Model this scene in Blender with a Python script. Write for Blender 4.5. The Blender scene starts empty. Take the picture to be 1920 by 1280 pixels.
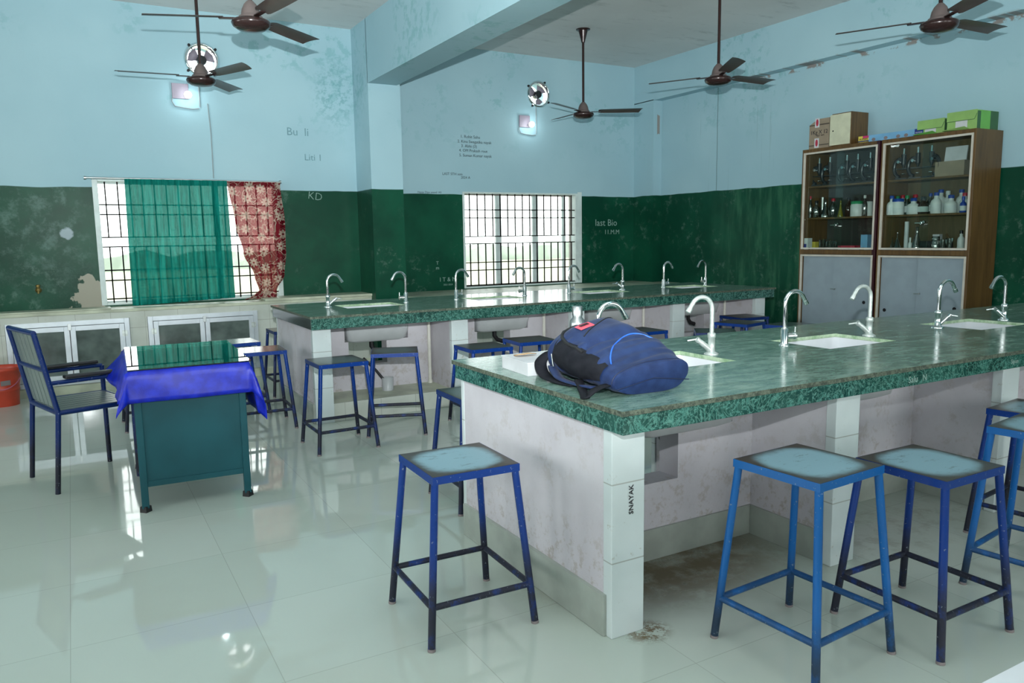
import bpy, math, random
from mathutils import Vector, Matrix
random.seed(7)
C = bpy.context.scene.collection
S = bpy.context.scene
PI = math.pi
R = math.radians

# ------------------------------------------------------------------ camera
cam_d = bpy.data.cameras.new('camera')
cam = bpy.data.objects.new('camera', cam_d)
C.objects.link(cam)
S.camera = cam
yaw, pitch, roll = -.5151, -.1338, -.0152
F0 = Vector((-math.sin(yaw), math.cos(yaw), 0)); R0 = Vector((math.cos(yaw), math.sin(yaw), 0)); U0 = Vector((0, 0, 1))
Fv = F0 * math.cos(pitch) + U0 * math.sin(pitch); Uv = U0 * math.cos(pitch) - F0 * math.sin(pitch)
Rv = R0 * math.cos(roll) + Uv * math.sin(roll); Uv = Uv * math.cos(roll) - R0 * math.sin(roll)
M = Matrix((Rv, Uv, -Fv)).transposed().to_4x4()
M.translation = Vector((0, 0, 1.4153))
cam.matrix_world = M
cam_d.sensor_width = 36.0
cam_d.lens = 1447.1 / 1920 * 36.0
cam_d.clip_start = .02; cam_d.clip_end = 500

# ------------------------------------------------------------------ world, lights, exposure
S.view_settings.view_transform = 'Standard'
S.view_settings.look = 'None'
S.view_settings.gamma = 1
S.view_settings.use_curve_mapping = False
S.view_settings.exposure = 0.0
w = bpy.data.worlds.new('sky'); S.world = w; w.use_nodes = True
bg = w.node_tree.nodes['Background']
bg.inputs[0].default_value = (.97, .99, 1.0, 1); bg.inputs[1].default_value = 4.8


def area(name, loc, rot, sx, sy, power, col=(.97, 1.0, .97)):
    d = bpy.data.lights.new(name, 'AREA'); d.shape = 'RECTANGLE'; d.size = sx; d.size_y = sy
    d.energy = power; d.color = col
    o = bpy.data.objects.new(name, d); o.location = loc; o.rotation_euler = rot; C.objects.link(o)
    return o


# daylight through the windows of the left wall and of the wall behind the camera (openings built below)
LW = [(-1.6, .2), (1.4, 3.2), (4.6, 6.4)]
for a, b in LW:
    area('window_daylight', (-4.35, (a + b) / 2, 1.65), (0, -PI / 2, 0), 1.5, b - a, 30)
NW = [(-2.6, -.8), (1.2, 3.0), (4.2, 6.2)]
for a, b in NW:
    area('window_daylight', ((a + b) / 2, -3.55, 1.65), (PI / 2, 0, 0), b - a, 1.5, 44)
# the camera's own flash, mounted above the lens, its head tilted up
fl = bpy.data.lights.new('camera_flash', 'SPOT'); fl.energy = 1750; fl.color = (.95, .99, 1.0)
fl.spot_size = R(108); fl.spot_blend = 1.0; fl.shadow_soft_size = .015
flo = bpy.data.objects.new('camera_flash', fl); C.objects.link(flo)
flo.location = Vector((0, 0, 1.4153)) + Uv * .28
fd = (F0 * math.cos(R(27)) + U0 * math.sin(R(27)))
flo.rotation_euler = fd.to_track_quat('-Z', 'Y').to_euler()


# ------------------------------------------------------------------ node helpers
class N:
    def __init__(s, name):
        s.m = bpy.data.materials.new(name); s.m.use_nodes = True
        s.t = s.m.node_tree; s.t.nodes.clear()
        s.out = s.t.nodes.new('ShaderNodeOutputMaterial')

    def new(s, typ, ins=None, **kw):
        n = s.t.nodes.new(typ)
        for k, v in kw.items(): setattr(n, k, v)
        for k, v in (ins or {}).items(): s.put(n.inputs[k], v)
        return n

    def put(s, sock, v):
        if isinstance(v, bpy.types.NodeSocket): s.t.links.new(v, sock)
        elif isinstance(v, (tuple, list)) and len(v) == 3 and sock.type == 'RGBA': sock.default_value = (*v, 1)
        else: sock.default_value = v

    def math(s, op, a, b=0., c=0., clamp=False):
        n = s.new('ShaderNodeMath', operation=op, use_clamp=clamp)
        s.put(n.inputs[0], a); s.put(n.inputs[1], b)
        if op in ('MULTIPLY_ADD', 'SMOOTH_MIN', 'COMPARE'): s.put(n.inputs[2], c)
        return n.outputs[0]

    def ramp(s, f, lo, hi, a=0., b=1.):
        n = s.new('ShaderNodeMapRange', {0: f, 1: lo, 2: hi, 3: a, 4: b}, interpolation_type='SMOOTHSTEP')
        return n.outputs[0]

    def mix(s, f, a, b, mode='MIX'):
        n = s.new('ShaderNodeMix', data_type='RGBA', blend_type=mode)
        s.put(n.inputs[0], f); s.put(n.inputs[6], a); s.put(n.inputs[7], b)
        return n.outputs[2]

    def pos(s):
        return s.new('ShaderNodeNewGeometry').outputs['Position']

    def obj(s):
        return s.new('ShaderNodeTexCoord').outputs['Object']

    def xyz(s, v):
        n = s.new('ShaderNodeSeparateXYZ', {0: v}); return n.outputs[0], n.outputs[1], n.outputs[2]

    def vec(s, x, y, z):
        return s.new('ShaderNodeCombineXYZ', {0: x, 1: y, 2: z}).outputs[0]

    def scale(s, v, sc):
        n = s.new('ShaderNodeVectorMath', operation='MULTIPLY'); s.put(n.inputs[0], v); n.inputs[1].default_value = sc
        return n.outputs[0]

    def add(s, v, of):
        n = s.new('ShaderNodeVectorMath', operation='ADD'); s.put(n.inputs[0], v); s.put(n.inputs[1], of)
        return n.outputs[0]

    def noise(s, v, sc, det=2., rough=.5, dist=0.):
        n = s.new('ShaderNodeTexNoise', {'Vector': v, 'Scale': sc, 'Detail': det, 'Roughness': rough, 'Distortion': dist})
        return n.outputs[0]

    def bump(s, h, st=.2, d=.01):
        return s.new('ShaderNodeBump', {'Height': h, 'Strength': st, 'Distance': d}).outputs[0]

    def bsdf(s, col, rough=.5, metal=0., normal=None, **kw):
        n = s.new('ShaderNodeBsdfPrincipled')
        s.put(n.inputs['Base Color'], col); s.put(n.inputs['Roughness'], rough); s.put(n.inputs['Metallic'], metal)
        if normal is not None: s.put(n.inputs['Normal'], normal)
        for k, v in kw.items(): s.put(n.inputs[k.replace('_', ' ')], v)
        return n.outputs[0]

    def done(s, sh):
        s.t.links.new(sh, s.out.inputs[0]); return s.m


def plain(name, col, rough=.5, metal=0., var=.08, sc=9., **kw):
    n = N(name); o = n.obj()
    f = n.noise(o, sc, 3)
    c = n.mix(n.ramp(f, .3, .7), tuple(x * (1 - var) for x in col), tuple(min(1, x * (1 + var)) for x in col))
    return n.done(n.bsdf(c, rough, metal, **kw))


MAT = {}


def wall_material():
    n = N('wall_paint'); p = n.pos(); x, y, z = n.xyz(p)
    edge = n.math('ADD', z, n.math('MULTIPLY', n.math('SUBTRACT', n.noise(n.scale(p, (1, 1, .2)), 2.2, 2), .5), .035))
    green_f = n.ramp(edge, 1.972, 1.964)
    blue = n.mix(n.ramp(n.noise(p, .8, 3), .35, .7), (.335, .525, .59), (.38, .575, .635))
    # brush and damp mottling
    damp = n.math('MULTIPLY', n.ramp(n.noise(p, 9, 4, .65), .50, .62), n.ramp(n.noise(p, 1.1, 2), .5, .62))
    damp2 = n.math('MULTIPLY', damp, n.ramp(z, 2.3, 3.2))
    blue = n.mix(n.math('MULTIPLY', damp2, .5), blue, (.17, .40, .42))
    # damp patch beside the column
    dx = n.math('MULTIPLY', n.math('SUBTRACT', x, 2.72), 3.2); dz = n.math('MULTIPLY', n.math('SUBTRACT', z, 3.05), 2.2)
    r = n.math('SQRT', n.math('ADD', n.math('MULTIPLY', dx, dx), n.math('MULTIPLY', dz, dz)))
    patch = n.math('MULTIPLY', n.ramp(r, 1.1, .3), n.ramp(n.noise(p, 16, 4, .7), .47, .6))
    patch = n.math('MULTIPLY', patch, n.ramp(y, 8.0, 8.6))
    blue = n.mix(n.math('MULTIPLY', patch, .6), blue, (.14, .34, .37))
    # black specks high on the wall
    sp = n.math('MULTIPLY', n.ramp(n.noise(p, 34, 5, .75), .685, .72), n.ramp(n.noise(n.add(p, (5, 3, 1)), 2.0, 3), .52, .6))
    blue = n.mix(n.math('MULTIPLY', sp, .75), blue, (.03, .05, .05))
    # water runs down the right wall
    st = n.noise(n.vec(x, n.math('MULTIPLY', y, 26.), n.math('MULTIPLY', z, .35)), 1.0, 3, .7)
    sm = n.math('MULTIPLY', n.ramp(st, .62, .70), n.ramp(n.noise(n.vec(0, n.math('MULTIPLY', y, 1.3), n.math('MULTIPLY', z, 1.1)), 1.0, 2), .40, .56))
    sm = n.math('MULTIPLY', sm, n.ramp(x, 7.12, 7.2))
    sm = n.math('MULTIPLY', sm, n.math('MULTIPLY', n.ramp(y, 5.9, 6.6), n.ramp(y, 8.2, 7.9)))
    blue = n.mix(n.math('MULTIPLY', sm, .5), blue, (.10, .17, .17))
    # rusty line where plaster broke off under the beam
    rl = n.math('MULTIPLY', n.ramp(n.noise(n.vec(0, n.math('MULTIPLY', y, 3.), n.math('MULTIPLY', z, 4.)), 1.5, 4, .7), .5, .56), n.ramp(n.math('ABSOLUTE', n.math('SUBTRACT', z, 3.235)), .035, .012))
    rl = n.math('MULTIPLY', n.math('MULTIPLY', rl, n.ramp(x, 7.1, 7.12)), n.ramp(y, 7.2, 6.6))
    blue = n.mix(n.math('MULTIPLY', rl, .8), blue, (.22, .16, .13))
    green = n.mix(n.ramp(n.noise(p, 1.4, 4, .6), .35, .7), (.002, .048, .026), (.005, .080, .042))
    chalk = n.math('MULTIPLY', n.ramp(n.noise(p, 11, 5, .75), .52, .68), n.ramp(n.noise(n.add(p, (2, 1, 7)), 1.6, 3), .48, .62))
    green = n.mix(n.math('MULTIPLY', chalk, .20), green, (.30, .45, .38))
    far_l = n.math('MULTIPLY', n.ramp(x, .32, .0), n.ramp(n.noise(p, 7, 6, .72), .46, .68))
    far_l = n.math('MULTIPLY', far_l, n.ramp(z, .85, 1.45, .25, 1.))
    far_l = n.math('MULTIPLY', far_l, n.ramp(y, 8.5, 8.7))
    green = n.mix(n.math('MULTIPLY', far_l, .30), green, (.22, .36, .32))
    rub = n.math('MULTIPLY', n.math('MULTIPLY', n.ramp(x, 7.15, 7.2), n.ramp(n.noise(n.vec(0, n.math('MULTIPLY', y, 6.), z), 1.3, 4, .6), .42, .68)), n.ramp(n.math('ABSOLUTE', n.math('SUBTRACT', y, 6.6)), 1.0, .3))
    green = n.mix(n.math('MULTIPLY', rub, .5), green, (.05, .19, .10))
    hx_ = n.math('SUBTRACT', x, -.017); hz_ = n.math('SUBTRACT', z, 1.518)
    hr = n.math('ADD', n.math('SQRT', n.math('ADD', n.math('MULTIPLY', hx_, hx_), n.math('MULTIPLY', hz_, hz_))), n.math('MULTIPLY', n.math('SUBTRACT', n.noise(p, 22, 4), .5), .06))
    green = n.mix(n.math('MULTIPLY', n.ramp(hr, .065, .045), n.math('MULTIPLY', n.ramp(y, 8.6, 8.7), .75)), green, (.42, .52, .58))
    col = n.mix(green_f, blue, green)
    ln = n.math('MULTIPLY', n.ramp(n.math('ABSOLUTE', n.math('SUBTRACT', y, n.math('ADD', 7.44, n.math('MULTIPLY', n.noise(n.scale(p, (0, 0, 1)), 3, 2), .02)))), .007, .003), n.math('MULTIPLY', n.ramp(x, 7.2, 7.24), n.ramp(z, 1.972, 1.98)))
    col = n.mix(n.math('MULTIPLY', ln, .8), col, (.07, .12, .12))
    ck = n.math('SUBTRACT', n.ramp(n.math('ABSOLUTE', n.math('SUBTRACT', z, 2.93)), .24, .02), n.math('MULTIPLY', n.noise(p, 12, 4), .9))
    ck = n.math('MULTIPLY', n.ramp(ck, .0, .06), n.math('MULTIPLY', n.ramp(n.math('ABSOLUTE', n.math('SUBTRACT', x, 7.2)), .028, .018), n.ramp(y, 8.49, 8.51)))
    ck = n.math('MULTIPLY', ck, n.ramp(y, 8.56, 8.54))
    col = n.mix(n.math('MULTIPLY', ck, .8), col, (.26, .20, .16))
    # bare plaster beside the first window
    bx = n.math('MULTIPLY', n.math('SUBTRACT', x, .16), 5.2); bz = n.math('MULTIPLY', n.math('SUBTRACT', z, .88), 4.0)
    br = n.math('SQRT', n.math('ADD', n.math('MULTIPLY', bx, bx), n.math('MULTIPLY', bz, bz)))
    br = n.math('ADD', br, n.math('MULTIPLY', n.math('SUBTRACT', n.noise(p, 11, 4), .5), 1.5))
    bare = n.math('MULTIPLY', n.ramp(br, .86, .80), n.math('MULTIPLY', n.ramp(y, 8.6, 8.7), n.ramp(x, .27, .25)))
    col = n.mix(bare, col, (.36, .35, .28))
    rough = n.math('ADD', n.math('MULTIPLY', green_f, -.20), .55)
    bm = n.bump(n.noise(p, 5, 4), .12, .02)
    return n.done(n.bsdf(col, rough, 0, bm, Specular_IOR_Level=.16))


def ceiling_material():
    n = N('ceiling_whitewash'); p = n.pos()
    c = n.mix(n.ramp(n.noise(p, .9, 4), .3, .7), (.60, .62, .61), (.68, .70, .69))
    s = n.math('MULTIPLY', n.ramp(n.noise(n.scale(p, (1, 3.5, 1)), 2.2, 5, .7), .55, .72), .5)
    c = n.mix(s, c, (.34, .36, .35))
    return n.done(n.bsdf(c, .9))


def floor_material():
    n = N('floor_tiles'); p = n.pos(); x, y, z = n.xyz(p)
    fx = n.math('FRACT', n.math('DIVIDE', n.math('ADD', x, 6.16), .605)); fy = n.math('FRACT', n.math('DIVIDE', n.math('ADD', y, 6.0), .6))
    ax = n.math('ABSOLUTE', n.math('SUBTRACT', fx, .5)); ay = n.math('ABSOLUTE', n.math('SUBTRACT', fy, .5))
    seam = n.ramp(n.math('MAXIMUM', ax, ay), .4962, .4985)
    tid = n.new('ShaderNodeTexWhiteNoise', {'Vector': n.vec(n.math('FLOOR', n.math('DIVIDE', n.math('ADD', x, 6.16), .605)), n.math('FLOOR', n.math('DIVIDE', n.math('ADD', y, 6.0), .6)), 0)}).outputs[0]
    c = n.mix(tid, (.455, .525, .47), (.495, .56, .505))
    c = n.mix(n.math('MULTIPLY', n.ramp(n.noise(p, 2.5, 4), .45, .7), .25), c, (.44, .49, .43))
    spk = n.ramp(n.noise(p, 26, 4, .7), .745, .76)
    c = n.mix(n.math('MULTIPLY', spk, .5), c, (.12, .12, .09))
    c = n.mix(n.math('MULTIPLY', seam, .5), c, (.28, .30, .26))

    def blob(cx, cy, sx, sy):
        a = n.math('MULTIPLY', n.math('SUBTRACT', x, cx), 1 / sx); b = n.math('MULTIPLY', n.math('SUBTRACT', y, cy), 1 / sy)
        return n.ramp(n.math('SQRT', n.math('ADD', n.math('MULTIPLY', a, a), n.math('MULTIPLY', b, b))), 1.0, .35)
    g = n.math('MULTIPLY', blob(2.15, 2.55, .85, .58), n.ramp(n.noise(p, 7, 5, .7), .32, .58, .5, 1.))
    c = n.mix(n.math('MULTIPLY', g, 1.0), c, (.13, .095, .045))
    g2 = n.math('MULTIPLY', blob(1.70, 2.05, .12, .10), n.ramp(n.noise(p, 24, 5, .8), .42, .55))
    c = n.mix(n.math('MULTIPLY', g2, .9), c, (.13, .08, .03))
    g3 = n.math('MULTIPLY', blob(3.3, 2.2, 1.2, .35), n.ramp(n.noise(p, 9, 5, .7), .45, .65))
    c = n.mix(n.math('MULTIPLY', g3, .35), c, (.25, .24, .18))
    ro = n.math('ADD', n.math('MULTIPLY', n.ramp(n.noise(p, 3, 4), .4, .8), .05), n.math('MULTIPLY', g, .35)); ro = n.math('ADD', ro, .03)
    bm = n.bump(n.noise(p, 1.6, 2), .06, .02)
    return n.done(n.bsdf(c, ro, 0, bm))


def marble_top():
    n = N('green_marble_top'); o = n.pos()
    a = n.noise(n.scale(o, (1.2, 3.4, 1)), 5, 6, .72, .6)
    c = n.mix(n.ramp(a, .34, .66), (.10, .195, .155), (.23, .35, .295))
    b = n.noise(n.scale(o, (2, 7, 1)), 14, 5, .75, 1.2)
    c = n.mix(n.math('MULTIPLY', n.ramp(b, .56, .66), .5), c, (.40, .50, .42))
    c = n.mix(n.math('MULTIPLY', n.ramp(b, .44, .36), .6), c, (.035, .09, .07))
    lime = n.math('MULTIPLY', n.ramp(n.noise(o, 2.2, 4, .65), .54, .68), .25)
    c = n.mix(lime, c, (.42, .50, .38))
    return n.done(n.bsdf(c, n.math('ADD', n.math('MULTIPLY', a, .22), .06), 0, n.bump(n.noise(o, 9, 3), .02, .01)))


def marble_fascia():
    n = N('green_marble_veined'); o = n.pos()
    w1 = n.noise(o, 9, 5, .62, 2.2); w2 = n.noise(n.add(o, (3, 8, 2)), 17, 4, .6, 2.4)
    v = n.ramp(n.math('ABSOLUTE', n.math('SUBTRACT', w1, .5)), .045, .0)
    v2 = n.ramp(n.math('ABSOLUTE', n.math('SUBTRACT', w2, .5)), .035, .0)
    c = n.mix(n.ramp(n.noise(o, 6, 4), .3, .7), (.006, .042, .034), (.020, .088, .070))
    c = n.mix(n.math('MULTIPLY', v, .5), c, (.11, .33, .27))
    c = n.mix(n.math('MULTIPLY', v2, .5), c, (.18, .40, .33))
    return n.done(n.bsdf(c, .22))


def marble_worn():
    n = N('chipped_marble_edge'); o = n.pos()
    c = n.mix(n.ramp(n.noise(o, 60, 5, .8), .4, .62), (.035, .05, .035), (.13, .16, .115))
    return n.done(n.bsdf(c, .6, 0, n.bump(n.noise(o, 60, 5, .8), .6, .006)))


def marble_lime():
    n = N('limescaled_marble'); o = n.pos()
    c = n.mix(n.ramp(n.noise(o, 18, 5, .75), .35, .65), (.22, .36, .20), (.50, .62, .45))
    return n.done(n.bsdf(c, .4))


def plaster():
    n = N('grubby_plaster'); p = n.pos(); x, y, z = n.xyz(p)
    c = n.mix(n.ramp(n.noise(p, 3, 4), .3, .7), (.50, .485, .52), (.585, .575, .61))
    st = n.math('MULTIPLY', n.ramp(n.noise(p, 9, 5, .75), .50, .64), n.ramp(n.noise(n.add(p, (1, 4, 2)), 2.3, 3), .38, .56))
    c = n.mix(n.math('MULTIPLY', st, .32), c, (.32, .27, .21))
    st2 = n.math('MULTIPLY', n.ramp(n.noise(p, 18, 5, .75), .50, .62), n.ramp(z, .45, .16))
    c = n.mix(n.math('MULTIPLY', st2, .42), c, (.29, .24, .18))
    return n.done(n.bsdf(c, .75, 0, n.bump(n.noise(p, 14, 5, .7), .25, .01)))


def white_tile(name, zs, xs, a, b):
    n = N(name); p = n.pos(); x, y, z = n.xyz(p)
    fz = n.math('FRACT', n.math('DIVIDE', n.math('ADD', z, 10 * zs + .006), zs))
    seam = n.ramp(n.math('ABSOLUTE', n.math('SUBTRACT', fz, .5)), .488, .496)
    if xs:
        fx = n.math('FRACT', n.math('DIVIDE', n.math('ADD', x, 10 * xs + .01), xs))
        seam = n.math('MAXIMUM', seam, n.ramp(n.math('ABSOLUTE', n.math('SUBTRACT', fx, .5)), .492, .497))
    c = n.mix(n.ramp(n.noise(p, 4, 3), .35, .65), a, b)
    c = n.mix(n.math('MULTIPLY', seam, .6), c, (.22, .22, .18))
    gr = n.math('MULTIPLY', n.ramp(n.noise(p, 20, 5, .75), .62, .7), .5)
    c = n.mix(gr, c, (.35, .33, .25))
    return n.done(n.bsdf(c, .18))


def blue_paint(name, a, dark, zl=.20):
    """old gloss paint on tube, rubbed dark low down where feet rest"""
    n = N(name); p = n.obj(); x, y, z = n.xyz(p)
    f = n.noise(n.scale(p, (1, 1, .6)), 18, 4, .7)
    wear = n.math('MULTIPLY', n.ramp(z, zl + .16, zl - .06), n.ramp(f, .22, .52))
    chip = n.ramp(n.noise(p, 70, 4, .7), .64, .67)
    c = n.mix(n.math('MULTIPLY', wear, .95), a, dark)
    c = n.mix(n.math('MULTIPLY', chip, .7), c, (.26, .30, .34))
    return n.done(n.bsdf(c, n.math('ADD', n.math('MULTIPLY', wear, .2), .30), Specular_IOR_Level=.35))


def seat_paint(name, mid, edge, lo, hi, rough=.3):
    n = N(name); p = n.obj(); x, y, z = n.xyz(p)
    ax = n.math('POWER', n.math('ABSOLUTE', n.math('DIVIDE', x, .17)), 3.0)
    ay = n.math('POWER', n.math('ABSOLUTE', n.math('DIVIDE', y, .17)), 3.0)
    d = n.math('ADD', n.math('ADD', ax, ay), n.math('MULTIPLY', n.math('SUBTRACT', n.noise(p, 9, 4, .7), .5), .7))
    scr = n.math('MULTIPLY', n.ramp(n.noise(n.scale(p, (1, 3, 1)), 14, 5, .75), .58, .66), .5)
    f = n.ramp(d, lo, hi)
    c = n.mix(n.math('MAXIMUM', f, scr), mid, edge)
    return n.done(n.bsdf(c, rough))


def glassy(name, tint=(.9, .97, .94), gl=.12, rough=.0):
    n = N(name)
    fr = n.new('ShaderNodeFresnel', {'IOR': 1.5}).outputs[0]
    f = n.math('ADD', n.math('MULTIPLY', fr, 1.0 if gl > 0 else .28), max(gl, 0) * .3, clamp=True)
    t = n.new('ShaderNodeBsdfTransparent', {0: tint}).outputs[0]
    g = n.new('ShaderNodeBsdfGlossy', {0: (1, 1, 1), 'Roughness': rough}).outputs[0]
    return n.done(n.new('ShaderNodeMixShader', {0: f, 1: t, 2: g}).outputs[0])


def wood(name, a, b, rough=.4, axis=2):
    n = N(name); o = n.obj(); sc = [14, 14, 14]; sc[axis] = 1.0
    f = n.noise(n.scale(o, tuple(sc)), 1.6, 5, .65, .8)
    return n.done(n.bsdf(n.mix(n.ramp(f, .3, .7), a, b), rough))


def emit(name, col, st):
    n = N(name); return n.done(n.new('ShaderNodeEmission', {0: col, 1: st}).outputs[0])


def curtain(name, flower=False):
    n = N(name); o = n.pos(); x, y, z = n.xyz(o)
    if not flower:
        c = n.mix(n.ramp(n.noise(n.scale(o, (6, 1, .6)), 5, 4), .3, .7), (.003, .14, .115), (.010, .26, .22))
        tr = .055
    else:
        c = (.17, .008, .018)
        v = n.new('ShaderNodeTexVoronoi', {'Vector': n.vec(x, z, 0), 'Scale': 6.2, 'Randomness': .6}, voronoi_dimensions='2D')
        pv = n.new('ShaderNodeVectorMath', operation='SUBTRACT'); n.put(pv.inputs[0], n.vec(x, z, 0))
        cs = v.outputs['Position']
        n.put(pv.inputs[1], cs)
        px, py, _ = n.xyz(pv.outputs[0])
        ang = n.math('ARCTAN2', py, px)
        rr = n.math('SQRT', n.math('ADD', n.math('MULTIPLY', px, px), n.math('MULTIPLY', py, py)))
        pet = n.math('ADD', n.math('MULTIPLY', n.math('ABSOLUTE', n.math('COSINE', n.math('MULTIPLY', ang, 4.))), .026), .024)
        d = n.math('SUBTRACT', rr, pet)
        fl_ = n.math('MULTIPLY', n.ramp(d, .002, -.001), n.ramp(rr, .009, .012))
        w_ = n.noise(n.vec(x, z, 3.), 6.5, 1, .5, .5)
        vine = n.ramp(n.math('ABSOLUTE', n.math('SUBTRACT', w_, .5)), .014, .008)
        w3 = n.noise(n.vec(x, z, 9.), 15, 1, .5, .6)
        leaf = n.math('MULTIPLY', n.ramp(n.math('ABSOLUTE', n.math('SUBTRACT', w3, .5)), .018, .008), .8)
        f = n.math('MAXIMUM', fl_, n.math('MAXIMUM', vine, leaf))
        c = n.mix(n.math('MULTIPLY', f, .85), c, (.52, .44, .36))
        tr = .08
    d1 = n.new('ShaderNodeBsdfDiffuse', {0: c}).outputs[0]
    d2 = n.new('ShaderNodeBsdfTranslucent', {0: c}).outputs[0]
    m1 = n.new('ShaderNodeMixShader', {0: .5, 1: d1, 2: d2}).outputs[0]
    t = n.new('ShaderNodeBsdfTransparent', {0: (.30, .62, .52) if not flower else (.9, .5, .45)}).outputs[0]
    return n.done(n.new('ShaderNodeMixShader', {0: tr, 1: m1, 2: t}).outputs[0])


def fabric(name, a, b, rough=.7, sheen=.3, sp=.18):
    n = N(name); o = n.obj()
    c = n.mix(n.ramp(n.noise(o, 22, 3), .3, .7), a, b)
    h = n.noise(o, 300, 2)
    return n.done(n.bsdf(c, rough, 0, n.bump(h, .25, .002), Sheen_Weight=sheen, Specular_IOR_Level=sp))


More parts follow.
